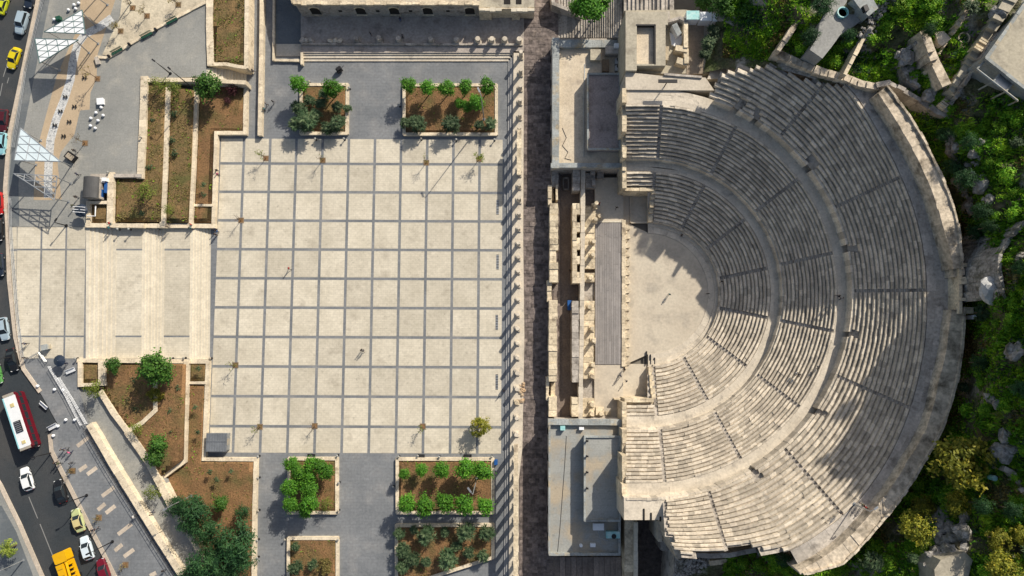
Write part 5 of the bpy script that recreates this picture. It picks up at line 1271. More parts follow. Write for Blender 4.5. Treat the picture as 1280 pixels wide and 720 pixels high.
def make_car(kind):
    root = thing('car', '', 'car'); body = pm('base', (.5, .5, .5))
    L = 4.5 if kind != 'suv' else 4.7; h = 0 if kind != 'suv' else .22
    S = [(-L/2, .62, .42, .68+h, .92), (-L/2+.15, .80, .3, .86+h, .95), (-L/2+.7, .88, .26, .94+h, .95), (-.6, .9, .24, .95+h, .96), (.7, .9, .24, .93+h, .96), (L/2-.9, .88, .26, .86+h, .94), (L/2-.25, .80, .3, .74+h, .93), (L/2, .6, .4, .62+h, .9)]
    hull(S).build('body', body, root, False)
    # cabin: glass house and painted roof (front is +y)
    if kind == 'suv': base = [(-2.15, .78), (.95, .78)]; top = [(-1.85, .66), (.25, .66)]; zb, zt_ = .92+h, 1.55+h
    elif kind == 'hatch': base = [(-2.0, .77), (1.0, .77)]; top = [(-1.5, .63), (.2, .63)]; zb, zt_ = .92, 1.45
    else: base = [(-1.62, .77), (1.0, .77)]; top = [(-.95, .62), (.25, .62)]; zb, zt_ = .92, 1.42
    (y0, w0), (y1, w1) = base; (y2, w2), (y3, w3) = top
    b = MB(); b.raw([(-w0, y0, zb), (w0, y0, zb), (w1, y1, zb), (-w1, y1, zb), (-w2, y2, zt_), (w2, y2, zt_), (w3, y3, zt_), (-w3, y3, zt_)],
                    [(0, 1, 5, 4), (1, 2, 6, 5), (2, 3, 7, 6), (3, 0, 4, 7), (4, 5, 6, 7)], 0, .5); b.build('windows', glass, root)
    b = MB(); ym = (y2+y3)/2
    b.prism([(-w2-.03, y2-.06), (w2+.03, y2-.06), (w2+.045, ym), (w3+.02, y3+.06), (-w3-.02, y3+.06), (-w2-.045, ym)], zt_+.035, zt_-.03, 0, .5)
    for sx in (-1, 1):
        for (ya, yb) in ((y0, y2), (y1, y3)):
            b.tube([(sx*w0, ya, zb-.01), (sx*(w2+.0), yb, zt_+.01)], .05, 5, 0, .5)
    b.build('roof', body, root)
    for sx in (-.78, .78):
        for y in (-L/2+.85, L/2-.9): wheel(root, sx, y)
    for sx in (-1, 1):
        b = MB(); b.box((sx*.58, L/2-.14, .56+h*.7), (.3, .16, .13), sx*-.3); b.build('headlight', lampw, root)
        b = MB(); b.box((sx*.62, -L/2+.1, .62+h*.7), (.26, .12, .14), sx*.2); b.build('taillight', lampr, root)
        b = MB(); b.box((sx*.96, .72, .9+h), (.2, .12, .13)); b.build('mirror', body, root)
    return root
def car(kind, label, px, py, hx, hy, color, taxi=None, z=None):
    """hx, hy: heading in the photo (px)"""
    z = ZS-.135 if z is None else z
    p = at(px, py, z+.9); loc = (p.x, p.y, z)
    A, B = at(px, py, z), at(px+hx, py+hy, z); d = B-A; rz = math.atan2(d.y, d.x)-math.pi/2
    if kind not in CARS: CARS[kind] = make_car(kind); o = CARS[kind]; o.location = loc; o.rotation_euler = (0, 0, rz); first = True
    else: o = dup(CARS[kind], loc, label, rz); first = False
    o['label'] = label; o['group'] = 'vehicles on the road'; o['category'] = 'taxi' if taxi else 'car'
    if taxi: o.name = 'taxi'
    else: o.name = 'parked_car' if px > 60 else 'car'
    for c in [c for c in bpy.data.objects if c.parent == o]:
        for sl in c.material_slots:
            if sl.material and (sl.material.name.startswith('paint_base') or c.name.split('.')[0] in ('body', 'roof', 'mirror')):
                sl.link = 'OBJECT'; sl.material = color if c.name.split('.')[0] != 'body' or not taxi else taxi
    return o
C = lambda n, c, **k: pm(n, c, **k)
wht, slv, blk = C('white', (.72, .74, .74)), C('silver_blue', (.33, .42, .48)), C('black', (.012, .013, .015))
ylw, lim, crm = C('yellow', (.62, .50, .01)), C('lime', (.50, .55, .02)), C('cream', (.55, .46, .22))
grn, mar, drd, red_, tq, nvy = C('green', (.05, .30, .16)), C('maroon', (.075, .012, .018)), C('dark_red', (.14, .008, .02)), C('red', (.42, .012, .012)), C('turquoise', (.28, .55, .60)), C('navy', (.02, .03, .05))
car('suv', 'silver-blue estate car in the upper left traffic', 26.5, 28, -58, 190, slv)
car('sedan', 'bright yellow taxi in the upper left traffic below the silver estate', 16.3, 72, -56, 150, ylw, ylw)
car('sedan', 'lime yellow taxi in the top left corner', 2.5, 4, 50, -150, lim, lim)
car('hatch', 'dark blue car cut by the top edge beside the kerb', 37, -4, -50, 150, nvy)
car('hatch', 'dark maroon car at the left edge above the turquoise one', 2.5, 150, -18, 150, mar)
car('hatch', 'turquoise and white car at the left edge beside the canopies', .5, 179, -16, 150, tq)
car('sedan', 'red car half cut by the left edge', -3.5, 254, 4, 150, red_)
car('sedan', 'black car at the left edge, upper of two', -4, 287, 4, 150, blk)
car('hatch', 'black car at the left edge, lower of two', -2.5, 331, 8, 150, nvy)
car('hatch', 'silver-blue car at the left edge near the cream stair', 3.5, 411, 22, 150, slv)
car('sedan', 'black car waiting in front of the maroon bus', 14.3, 450, 30, 150, blk)
car('sedan', 'green taxi at the left edge beside the black car', -6, 466, 35, 150, C('leaf_green', (.10, .30, .08)), C('leaf_green', (0, 0, 0)))
car('hatch', 'white hatchback driving below the maroon bus', 32.5, 599, -40, -130, wht)
car('sedan', 'black car parked at the kerb below the white hatchback', 74.5, 614.5, -40, -140, blk)
car('sedan', 'cream taxi with a green tint parked at the kerb', 96.5, 651, -52, -170, crm, C('cream_green', (.42, .46, .22)))
car('hatch', 'pale blue-white car parked at the kerb below the cream taxi', 107.5, 685.5, -52, -170, C('pale_blue', (.58, .67, .72)))
car('sedan', 'dark red car parked at the bottom edge', 128.5, 713.5, -60, -170, drd)
# the bus
def heading(px, py, hx, hy, z):
    d = at(px+hx, py+hy, z)-at(px, py, z); return math.atan2(d.y, d.x)-math.pi/2
z = ZS-.135; p = at(21, 527, z+3.0)
bus = thing('city_bus', 'maroon city bus with a white roof and dark roof panel', 'bus', (p.x, p.y, z), 'vehicles on the road', heading(21, 527, 22, 67, z))
def bb(name, boxes, m, parent=None):
    b = MB(); [b.box(*a) for a in boxes]; return b.build2(name, m, parent or bus)
def build2(s, name, m, parent):          # local coordinates of the parent
    o = s.build(name, m); o.parent = parent; return o
MB.build2 = build2
bl = 11.2
b = MB()
def rrect(w, l, c=.35): return [(-w/2+c, -l/2), (w/2-c, -l/2), (w/2, -l/2+c), (w/2, l/2-c), (w/2-c, l/2), (-w/2+c, l/2), (-w/2, l/2-c), (-w/2, -l/2+c)]
b.prism(rrect(2.5, bl), 1.25, .35); b.prism(rrect(2.49, bl-.02), 2.95, 2.15); b.build2('body', C('bus_maroon', (.11, .006, .014)), bus)
b = MB(); b.prism(rrect(2.46, bl-.05), 2.16, 1.24); b.build2('window', glass, bus)
b = MB()
for s in (-1, 1):
    for k in range(7): b.box((s*1.235, -bl/2+1.1+k*1.5, 1.2), (.04, .14, 1.0))
b.build2('window_pillar', C('bus_maroon', (0, 0, 0)), bus)
b = MB(); b.prism(rrect(2.38, bl-.9, .25), 3.06, 2.94); b.build2('roof', wht, bus)
b = MB(); b.box((1.12, 0, 3.055), (.24, bl-1.2, .03)); b.build2('roof_stripe', tq, bus)
rp = MB(); rp.box((-.1, 1.0, 3.05), (1.25, 2.2, .2)); rpo = rp.build2('roof_unit', M['black'], bus)
b = MB()
for k in range(6): b.box((-.1, .1+k*.36, 3.25), (1.0, .12, .03))
g_ = b.build('grille', M['steel']); g_.parent = rpo
b = MB(); b.box((-.2, -3.2, 3.05), (.7, .7, .1)); b.box((-.1, 4.1, 3.05), (.7, .6, .1)); b.build2('roof_hatch', C('cream', (0, 0, 0)), bus)
for s_ in (-1, 1): b = MB(); b.box((0, s_*(bl/2-.32), 3.0), (2.1, .5, .1)); b.build2('end_cap', M['roofgrey'], bus)
for sx in (-1.1, 1.1):
    for y in (-3.4, 3.6):
        b = MB(); n = 18; V_ = []
        for s in (-.14, .14): V_ += [(sx+s, y+.48*math.cos(6.2832*k/n), .48+.48*math.sin(6.2832*k/n)) for k in range(n)]
        b.raw(V_, [(k, (k+1) % n, n+(k+1) % n, n+k) for k in range(n)]+[tuple(range(n)), tuple(range(n, 2*n))]); b.build2('wheel', tyre, bus)
for sx in (-1, 1):
    b = MB(); b.box((sx*.9, bl/2+.0, .7), (.35, .06, .22)); b.build2('headlight', lampw, bus)
    b = MB(); b.tube([(sx*1.2, bl/2-.2, 2.5), (sx*1.5, bl/2+.15, 2.4)], .04, 5); b.box((sx*1.52, bl/2+.16, 2.05), (.12, .1, .4)); b.build2('mirror', M['black'], bus)
# yellow works truck
p = at(79.5, 712, z+2.6)
tr = thing('crane_truck', 'bright yellow works truck with a folded crane arm at the bottom edge', 'truck', (p.x, p.y, z), 'vehicles on the road', heading(79, 709, -22, -62, z))
yl2 = C('truck_yellow', (.66, .36, .005))
b = MB(); b.prism(rrect(2.4, 2.0, .2), 2.6, .6); o = [(v[0], v[1]+2.3, v[2]) for v in b.v]; b.v = o; b.build2('cab', yl2, tr)
b = MB(); b.box((0, 3.29, 1.6), (2.0, .06, .7)); b.build2('windscreen', glass, tr)
b = MB(); b.box((0, -1.6, .7), (2.4, 5.6, .5)); b.build2('bed', yl2, tr)
b = MB(); b.box((-.55, -1.6, 1.2), (1.25, 5.4, 1.5)); b.build2('tool_box', yl2, tr)
b = MB(); b.box((-.55, -1.0, 2.7), (1.0, .06, .03)); b.box((-.55, .2, 2.7), (1.0, .06, .03)); b.build2('box_seam', M['black'], tr)
b = MB(); b.box((.55, -1.6, 1.2), (.5, 5.4, .25)); b.build2('dark_tray', M['black'], tr)
b = MB(); b.tube([(.65, 1.0, 2.3), (.75, -1.5, 2.7), (.7, -4.3, 2.5)], [.24, .2, .16], 6); b.tube([(.65, 1.0, 1.2), (.65, 1.0, 2.4)], .3, 8)
for k in range(6): b.box((.95, .6-k*.8, 1.25), (.35, .35, .9))
b.build2('crane_arm', yl2, tr)
for sx in (-1.0, 1.0):
    for y in (-3.2, -2.1, 2.2):
        b = MB(); n = 16; V_ = []
        for s in (-.15, .15): V_ += [(sx+s, y+.46*math.cos(6.2832*k/n), .46+.46*math.sin(6.2832*k/n)) for k in range(n)]
        b.raw(V_, [(k, (k+1) % n, n+(k+1) % n, n+k) for k in range(n)]+[tuple(range(n)), tuple(range(n, 2*n))]); b.build2('wheel', tyre, tr)

M['teal2'] = mat('pale_blue_sheet', (.60, .69, .72), (.55, .64, .67), famt=.06, rough=.5, bump=0)
# ---------------------------------------------------------------- shade canopies
def canopy(label, tri, h, panel, mem, group='triangular shade canopies'):
    zt_ = ZS+h; P = [at(x, y, zt_) for x, y in tri]; c = (P[0]+P[1]+P[2])/3
    t = thing('shade_canopy', label, 'canopy', (c.x, c.y, ZS), group)
    L = lambda a, b_, f: a+(b_-a)*f
    b = MB()
    for a, b_ in ((0, 1), (1, 2), (2, 0)): b.tube([P[a], P[b_]], .1, 6)
    n = 4
    for k in range(1, n):                              # lattice of the space frame
        for (a, b_, c_) in ((0, 1, 2), (1, 2, 0), (2, 0, 1)): b.tube([L(P[a], P[b_], k/n), L(P[a], P[c_], k/n)], .085, 5)
    b.build('frame', M[mem], t)
    lo = [p_-Vector((0, 0, .7)) for p_ in P]; b = MB()
    for k in (1, 2, 3):
        for (a, b_) in ((0, 1), (1, 2), (2, 0)): b.tube([L(P[a], P[b_], k/4), L(L(P[a], P[b_], k/4), c-Vector((0, 0, .8)), .5)], .04, 4)
    for k in range(3): b.tube([L(P[k], c, .15), L(P[k], c, .55)-Vector((0, 0, .75)), c-Vector((0, 0, .8))], .06, 5)
    b.build('lower_frame', M[mem], t)
    if panel:
        b = MB(); Q = [L(p_, c, .045) for p_ in P]; b.prism([(p_.x, p_.y) for p_ in Q], zt_+.03, zt_-.03); b.build('roof_panel', M[panel], t)
    for k in range(3):
        base = L(P[k], c, .22); b = MB(); b.tube([(base.x, base.y, ZS), (L(P[k], c, .1)).to_tuple()[:2]+(zt_-.1,)], .11, 8); b.box((base.x, base.y, ZS), (.5, .5, .06)); b.build('post', M['steel'], t)
    return t
canopy('white triangular canopy pointing left, upper of the top pair', [(55, 40), (102.5, 12.5), (106.5, 42.5)], 5.2, 'white', 'canopy')
canopy('white triangular canopy pointing right, lower of the top pair', [(43.5, 48), (98, 50), (49.5, 79)], 5.2, 'white', 'canopy')
canopy('pale blue panelled canopy cut by the kerb, upper of the lower pair', [(25.5, 160), (17.5, 200.5), (76, 202)], 5.0, 'teal2', 'steel')
canopy('open lattice canopy without panels, lower of the lower pair', [(17, 217), (71.5, 220), (68, 250)], 5.0, None, 'steel')
canopy('white canopy mostly beyond the top edge, casting shade on the tan paving', [(108, -34), (152, -12), (112, -8)], 5.2, 'white', 'canopy')

# ---------------------------------------------------------------- furniture
def post_lamp(x, y, label, zb=0., h=1.1):
    p = at(x, y, zb+h); t = thing('post_lamp', label, 'lamp', (p.x, p.y, zb), 'short post lamps by the garden walls'); b = MB(); b.cyl((p.x, p.y), .09, .08, zb, zb+h-.2, 8); b.cyl((p.x, p.y), .22, .22, zb, zb+.06, 10); b.build('post', M['black'], t)
    b = MB(); b.cyl((p.x, p.y), .2, .24, zb+h-.22, zb+h-.1, 10); b.cyl((p.x, p.y), .24, .1, zb+h-.1, zb+h, 10); b.build('lamp_head', M['roofgrey'], t); return t
PL = [(498, 571, 'the wide lower planter corner'), (522, 570, 'the wide lower planter'), (549, 571.5, 'the wide lower planter'), (614.6, 571, 'the wide lower planter corner'), (421, 570, 'the overgrown planter'), (422.5, 639, 'the overgrown planter'), (423, 604, 'the overgrown planter'),
      (322, 571, 'the long cream wall'), (322, 598, 'the long cream wall'), (322, 639, 'the long cream wall'), (321, 676, 'the long cream wall'), (321, 698, 'the long cream wall'), (355.5, 675, 'the bottom planter'), (422, 675, 'the bottom planter'), (491, 609, 'the wide lower planter'),
      (436, 109, 'the left upper planter'), (429.5, 173, 'the left upper planter'), (393.6, 173, 'the left upper planter'), (618, 174, 'the wide upper planter'), (570, 174, 'the wide upper planter'), (526, 173, 'the wide upper planter'), (499, 131, 'the wide upper planter'), (386, 101.5, 'the left upper planter'),
      (175, 171, 'the terraced beds'), (134, 215, 'the terraced beds'), (160, 286, 'the stair'), (187, 285, 'the stair'), (146, 286, 'the stair'), (197, 286, 'the stair'), (262, 448, 'the stair foot'), (229, 447.5, 'the stair foot'), (93, 448, 'the stair foot'), (213, 448, 'the stair foot')]
cnt_ = {}
for x, y, w in PL:
    cnt_[w] = cnt_.get(w, 0)+1
    post_lamp(x, y, 'short dark post lamp by %s, %s of its lamps' % (w, nth(cnt_[w]-1)), ZS if x < 180 else .9 if 180 <= x < 235 else 0)
def street_lamp(label, bx, by, zb, h, arm, ang, m='black', name='street_lamp', head=.7):
    p = at(bx, by, zb); t = thing(name, label, 'lamp post', (p.x, p.y, zb)); b = MB(); b.tube([(p.x, p.y, zb), (p.x, p.y, zb+h*.5), (p.x, p.y, zb+h)], [.13, .1, .07], 8); b.cyl((p.x, p.y), .3, .3, zb, zb+.08, 10); b.build('pole', M[m], t)
    d = Vector((math.cos(ang), math.sin(ang), 0)); e = Vector((p.x, p.y, zb+h))+d*arm+Vector((0, 0, .25))
    if arm: b = MB(); b.tube([(p.x, p.y, zb+h-.02), e], [.06, .045], 6); b.build('arm', M[m], t)
    b = MB(); b.box((e.x+d.x*head*.4, e.y+d.y*head*.4, e.z-.08), (head, .3, .14), ang); b.build('lamp_head', M['steel' if m != 'black' else 'black'], t); return t
street_lamp('black street lamp at the lower kerb, the one beside the pale blue car', 140.6, 677, ZS, 5.8, .8, 3.6)
street_lamp('black street lamp at the lower kerb, the one beside the black car', 108.3, 619.2, ZS, 4.8, .8, 3.6)
street_lamp('black street lamp at the kerb below the bus', 64, 566, ZS, 3.6, .6, 3.4)
street_lamp('tall thin pale lamp standing among the dark trees of the lower left grove', 239, 620, .8, 8, .8, 3.7, 'steel')
street_lamp('tall thin lamp at the top of the terraced beds', 250, 117, .9, 10.5, 1.0, 2.4)
street_lamp('tall silver floodlight mast in the wide lower planter', 596, 598, .5, 14, .6, 2.2, 'steel', 'light_mast', 1.0)
street_lamp('tall floodlight mast in the wide upper planter', 605, 149, .5, 13.5, .6, 2.0, 'steel', 'light_mast', 1.0)
street_lamp('pale street lamp on the far pavement in the lower left corner', 29, 700.5, ZS, 5.8, .7, 3.6, 'steel')
street_lamp('slim lamp on the kerb at the left end of the cream landing', 19, 447, ZS, 3.2, .5, 3.4)
street_lamp('slim dark lamp where the stair meets the upper terrace', 83, 282, ZS, 3.4, .3, 1)
street_lamp('thin dark pole at the top left planter corner beside the path', 213, 92, ZS, 5.0, .6, 2.5)
street_lamp('floodlight pole on the upper gallery of the theatre near its lower end', 1068, 630, ZW3, 4.8, .7, .6, 'steel', 'light_mast')
def bollard(x, y, label, z=ZS):
    p = at(x, y, z+.4); t = thing('bollard', label, 'bollard', (p.x, p.y, z), 'white domed bollards'); b = MB()
    n = 12; prof = [(.22, 0), (.28, .1), (.3, .3), (.26, .45), (.16, .55), (.06, .58)]
    for (r0, z0), (r1, z1) in zip(prof, prof[1:]): b.cyl((p.x, p.y), r0, r1, z+z0, z+z1, n, 0, .5, False)
    b.cyl((p.x, p.y), .06, .01, z+.58, z+.585, n, 0, .5); o = b.build('dome', M['white'], t, True)
    b = MB(); b.cyl((p.x, p.y), .26, .25, z-.01, z+.05, 12); b.build('foot', M['black'], t); return t
for i, (x, y) in enumerate(((126, 134), (119.5, 140.6), (128.4, 144), (113, 147.6), (122, 150.5), (112.5, 157), (118.5, 160))): bollard(x, y, 'white bollard seat of the cluster on the grey terrace, %s from the top' % nth(i))
for i, (x, y) in enumerate(((97.7, 3.5), (92, 5.6), (94, 10.5), (85, 12), (67, 24))): bollard(x, y, 'white bollard seat above the top canopy, %s from the right' % nth(i))
for i, (x, y) in enumerate(((46.4, 482.7), (67.5, 487), (78, 487.6), (81.6, 525), (92.8, 525), (71.7, 532.8), (66, 544.8))): bollard(x, y, 'white domed bollard on the pavement beside the bus, %s from the top' % nth(i))
def simple(name, label, cat, boxes, m, z, group=None, rz=0.):
    t = None; b = MB()
    for (x, y, w, l, h, dz, *a) in boxes:
        p = at(x, y, z+dz+h); b.box((p.x, p.y, z+dz), (w, l, h), a[0] if a else rz)
    return tag(b.build(name, M[m]), label, cat, group)
def bench(x, y, ang, label, m='green', zb=ZS, L=2.4):
    p = at(x, y, zb+.5); t = thing('bench', label, 'bench', (p.x, p.y, zb), None, ang); R2 = Matrix.Rotation(ang, 2)
    b = MB()
    for k in range(4): b.box((0, -.22+k*.15, .42), (L, .11, .05))
    b.build2('seat', M[m], t); b = MB()
    for k in range(2): b.box((0, .36+k*.06, .55+k*.18), (L, .05, .13))
    b.build2('backrest', M[m], t)
    for s in (-1, 1): b = MB(); b.box((s*L*.42, 0, 0), (.08, .5, .42)); b.build2('leg', M['black'], t)
    return t
for i, (x, y) in enumerate(((146, 64), (183, 44), (214.5, 26))): bench(x, y, .52, 'dark green bench along the sandy ground edge, %s from the left' % nth(i))
for i, (x, y) in enumerate(((135, 69.5), (160.5, 54.5), (193.5, 36))):
    b = MB(); p = at(x, y, ZS+.8); b.cyl((p.x, p.y), .24, .28, ZS, ZS+.8, 10); b.cyl((p.x, p.y), .22, .2, ZS+.8, ZS+.86, 10); tag(b.build('litter_bin', M['black']), 'small dark litter bin beside the green benches, %s from the left' % nth(i), 'bin')
gwall('thin pale kerb edging the sandy ground beside the benches', [(120, 71), (135, 72), (190, 38), (246, 8), (258, 2)], .5, ZS+.3, ZS-.4)
gwall('grey ledge across the terrace under the sandy ground', [(120, 72), (122, 79)], .8, ZS+.5, ZS-.4, m='wallgrey')
# grey cabinet at the square corner
p = at(270.5, 553, 2.0); t = thing('metal_cabinet', 'large ribbed grey metal cabinet at the lower left corner of the square', 'cabinet', (p.x, p.y, 0))
b = MB(); b.box((p.x, p.y, 0), (3.7, 3.2, 1.9)); b.build('body', M['steel'], t); b = MB(); b.box((p.x, p.y, 1.9), (4.0, 3.5, .1))
for k in range(8): b.box((p.x-1.75+k*.5, p.y, 2.0), (.06, 3.5, .06))
b.box((p.x, p.y+.2, 2.02), (4.0, .12, .07)); b.build('roof', mat('cabinet_grey', (.22, .235, .25), famt=.08, bump=0, rough=.45, metal=.3), t)
b = MB(); b.box((p.x+1.88, p.y, .2), (.06, 1.2, 1.6)); b.build('door', M['roofgrey'], t)
# barrel-roofed kiosk, parasol, board
kx = thing('kiosk', 'small kiosk with a dark barrel roof left of the terraced beds', 'kiosk', at(112, 234, ZS))
A0, A1 = at(101, 247, ZS+2.6), at(122, 220.5, ZS+2.6); w_ = (A1.x-A0.x); cx_ = (A0.x+A1.x)/2
b = MB(); b.prism([(A0.x+.1, A0.y+.1), (A1.x-.1, A0.y+.1), (A1.x-.1, A1.y-.1), (A0.x+.1, A1.y-.1)], ZS+1.9, ZS); b.build('wall', M['wallgrey'], kx)
b = MB(); n = 14; prof = [(cx_+w_/2*math.cos(math.pi*k/n), ZS+1.9+1.0*math.sin(math.pi*k/n)) for k in range(n+1)]
for (xa, za), (xb, zb_) in zip(prof, prof[1:]): b.raw([(xa, A0.y, za), (xb, A0.y, zb_), (xb, A1.y, zb_), (xa, A1.y, za)], [(0, 1, 2, 3)], 0, .5)
for y_ in (A0.y, A1.y): b.raw([(x_, y_, z_) for x_, z_ in prof], [tuple(range(n+1))], 0, .5)
b.build('barrel_roof', mat('dark_roof_sheet', (.085, .085, .085), famt=.1, rough=.6, bump=0), kx, False)
simple('stacked_goods', 'white and blue boxes stacked beside the barrel-roofed kiosk', 'boxes', [(126, 225, 1.5, .9, 1.2, 0), (130, 224, .8, .7, 1.4, 0), (124.5, 231, .6, 1.2, 1.0, 0)], 'white', ZS)
simple('blue_crates', 'upright blue crates beside the barrel-roofed kiosk', 'crates', [(125, 241, .5, 1.5, 1.0, 0), (131.5, 234, .45, 2.2, .9, 0)], 'blue', ZS)
p = at(100.5, 263, ZS+2.2); t = thing('parasol', 'dark navy parasol with pale bars below the kiosk', 'parasol', (p.x, p.y, ZS)); b = MB(); b.cyl((p.x, p.y), 1.35, .05, ZS+2.0, ZS+2.6, 8); b.build('cover', C('navy', (0, 0, 0)), t)
b = MB(); b.tube([(p.x, p.y, ZS), (p.x, p.y, ZS+2.7)], .04, 6); b.build('pole', M['steel'], t)
for k, dy in enumerate((.55, 0, -.5)): b = MB(); b.tube([(p.x-1.4, p.y+dy+.2, ZS+2.35), (p.x+1.1, p.y+dy, ZS+2.55)], .07, 6); b.build('bar', M['white'], t)
p = at(112, 271, ZS+.6); t = thing('pipe_frame', 'bent white pipe frame by the small corner bed', 'frame', (p.x, p.y, ZS)); b = MB(); b.tube([at(109, 270, ZS+.9), at(119, 270, ZS+.9), at(119.5, 257, ZS+.9)], .12, 6); b.tube([at(119, 270, ZS+.9), at(119, 270, ZS)], .1, 6); b.build('pipe', M['white'], t)
p = at(87.5, 195.8, ZS+.7); t = thing('display_case', 'tilted black display case with a grey top on the terrace', 'case', (p.x, p.y, ZS), None, .95); b = MB(); b.box((0, 0, 0), (1.5, 2.1, .75)); b.build2('case', M['black'], t); b = MB(); b.box((0, 0, .75), (1.0, 1.6, .03)); b.build2('panel', M['roofgrey'], t)
b = MB(); p = at(125, 126.5, ZS+.6); b.box((p.x, p.y, ZS), (1.2, 1.2, .6), .1); b.box((p.x, p.y, ZS+.6), (1.3, 1.3, .06), .1); tag(b.build('white_box', M['white']), 'square white box above the bollard cluster', 'box')
b = MB(); p = at(72, 22.5, ZS+.8); b.box((p.x, p.y, ZS), (.9, .9, .8), .3); b.box((p.x, p.y, ZS+.8), (.7, .7, .08), .3); tag(b.build('planter_box', M['green']), 'small dark green planter box above the top canopy', 'planter box')
for i, (x, y) in enumerate(((82, 121), (76, 139), (69, 156.5), (87, 152), (80, 170), (93.5, 133), (106, 97))):
    b = MB(); p = at(x, y, ZS+.1); b.box((p.x-.27, p.y, ZS), (.1, .55, .4), .2); b.box((p.x+.27, p.y, ZS), (.1, .55, .4), .2); b.box((p.x, p.y, ZS+.12), (.55, .1, .1), .2)
    tag(b.build('floor_fitting', M['black']), 'small black H-shaped fitting on the pebble and tan bands, %s of seven' % nth(i), 'fitting', 'H-shaped fittings')
# railings
def railing(label, pts, z, h=1.0, m='steel', step=1.6, rails=3, hgap=None):
    P = [at(x, y, z) for x, y in pts]; t = thing('railing', label, 'railing', (P[0].x, P[0].y, z)); b = MB()
    for k in range(rails): b.tube([p_+Vector((0, 0, h*(k+1)/rails)) for p_ in P], .04, 5)
    b.build('rail', M[m], t); b = MB()
    for a, c_ in zip(P, P[1:]):
        n = max(1, int((c_-a).length/step))
        for k in range(n+1): q_ = a.lerp(c_, k/n); b.tube([q_, q_+Vector((0, 0, h))], .035, 5)
    b.build('post', M[m], t); return t
railing('thin steel railing along the gutter strip by the upper road', [(61, -10), (55, 4), (34, 90), (25, 150), (19, 185)], ZS)
railing('thin steel railing along the gutter strip beside the open lattice canopy', [(15, 248), (16, 283), (17, 300), (21, 350), (25, 400), (31, 446)], ZS)
railing('white double pipe railing on the pavement, left rail', [(64, 458), (84, 492), (104, 531)], ZS, 1.0, 'white', 1.5)
railing('white double pipe railing on the pavement, right rail', [(76, 472), (93, 499), (110, 529)], ZS, 1.0, 'white', 1.5)
railing('dark railing along the foot of the thick sunlit wall', [(108, 536), (136, 584), (166, 632), (196, 680), (228, 730)], ZS, 1.15, 'black', 1.0)
railing('low rails beside the barrier at the corner of the cream landing', [(40, 447), (52, 440), (60, 452)], ZS, 1.0, 'steel', .8)
p = at(73, 451, ZS+2.2); t = thing('parasol', 'dark grey parasol at the corner of the cream landing', 'parasol', (p.x, p.y, ZS)); b = MB(); b.cyl((p.x, p.y), 1.15, .05, ZS+1.9, ZS+2.4, 10); b.build('cover', C('navy', (0, 0, 0)), t); b = MB(); b.tube([(p.x, p.y, ZS), (p.x, p.y, ZS+2.45)], .04, 6); b.build('pole', M['steel'], t)
b = MB(); p = at(56, 434, ZS+1); b.box((p.x, p.y, ZS), (1.1, .9, 1.1), .2); b.box((p.x, p.y, ZS+1.1), (1.25, 1.05, .08), .2); tag(b.build('vendor_cart', M['roofblue']), 'pale blue vendor cart at the corner of the cream landing', 'cart')
for i, (x, y, a) in enumerate(((88, 464, .4), (54, 507, -.7), (66, 534, .5))): bench(x, y, a, 'pale bench on the pavement beside the bus, %s from the top' % nth(i), 'white', ZS, 1.9)
# carts, bins and odd things
b = MB(); p = at(423.5, 86.5, 1); b.box((p.x, p.y, .3), (1.2, .9, .7), .6); b.box((p.x, p.y+.1, 1.0), (.9, .7, .3), .6); b.tube([(p.x+.5, p.y+.3, .9), (p.x+1.0, p.y+.7, 1.1)], .05, 5); b.cyl((p.x-.3, p.y-.3), .25, .25, 0, .3, 10); tag(b.build('dark_cart', M['black']), 'small dark handcart alone on the upper grey paving', 'cart')
b = MB(); p = at(620, 578, 1); b.box((p.x, p.y, .1), (.6, .9, 1.0)); b.box((p.x, p.y, 1.1), (.66, .96, .08)); b.cyl((p.x-.2, p.y-.5), .1, .1, 0, .2, 8); tag(b.build('blue_bin', M['blue']), 'bright blue wheeled bin at the wide lower planter corner', 'bin')
b = MB(); p = at(712, 381.5, 1.2); b.box((p.x, p.y, .12), (.75, 1.9, 1.1)); b.box((p.x, p.y, 1.22), (.8, 1.95, .07)); tag(b.build('blue_crate', M['blue']), 'bright blue crate in the passage behind the stage', 'crate')
b = MB(); A, B = at(704, 222, .4), at(710, 236, .4)
for (x0, y0, x1, y1) in ((703.5, 221.5, 704.8, 237), (710, 222, 711.3, 237), (703.5, 221.5, 711, 223), (703.5, 235.6, 711, 237)): b.pp(R4(x0, y0, x1, y1), .75, .1)
tag(b.build('stone_basin', M['wallgrey']), 'rectangular grey stone basin frame at the top of the passage', 'basin')
t = thing('floodlight_bar', 'dark floodlight bar standing on the upper walkway end of the theatre', 'floodlight', at(830, 109, ZW2)); p = at(830, 109, ZW2)
b = MB(); b.tube([p, p+Vector((0, 0, 2.6))], .1, 7); b.build('pole', M['black'], t); b = MB(); b.box((p.x+.1, p.y+.1, p.z+2.5), (3.4, .6, .25)); b.build('lamp_head', M['black'], t)
bench(584.5, 570.5, 0, 'dark bench by the top edge of the wide lower planter, right one', 'black', 0, 1.6)
bench(527, 570.5, 0, 'dark bench by the top edge of the wide lower planter, left one', 'black', 0, 1.2)
bench(389, 570, 0, 'dark bench by the top edge of the overgrown planter', 'black', 0, 1.5)

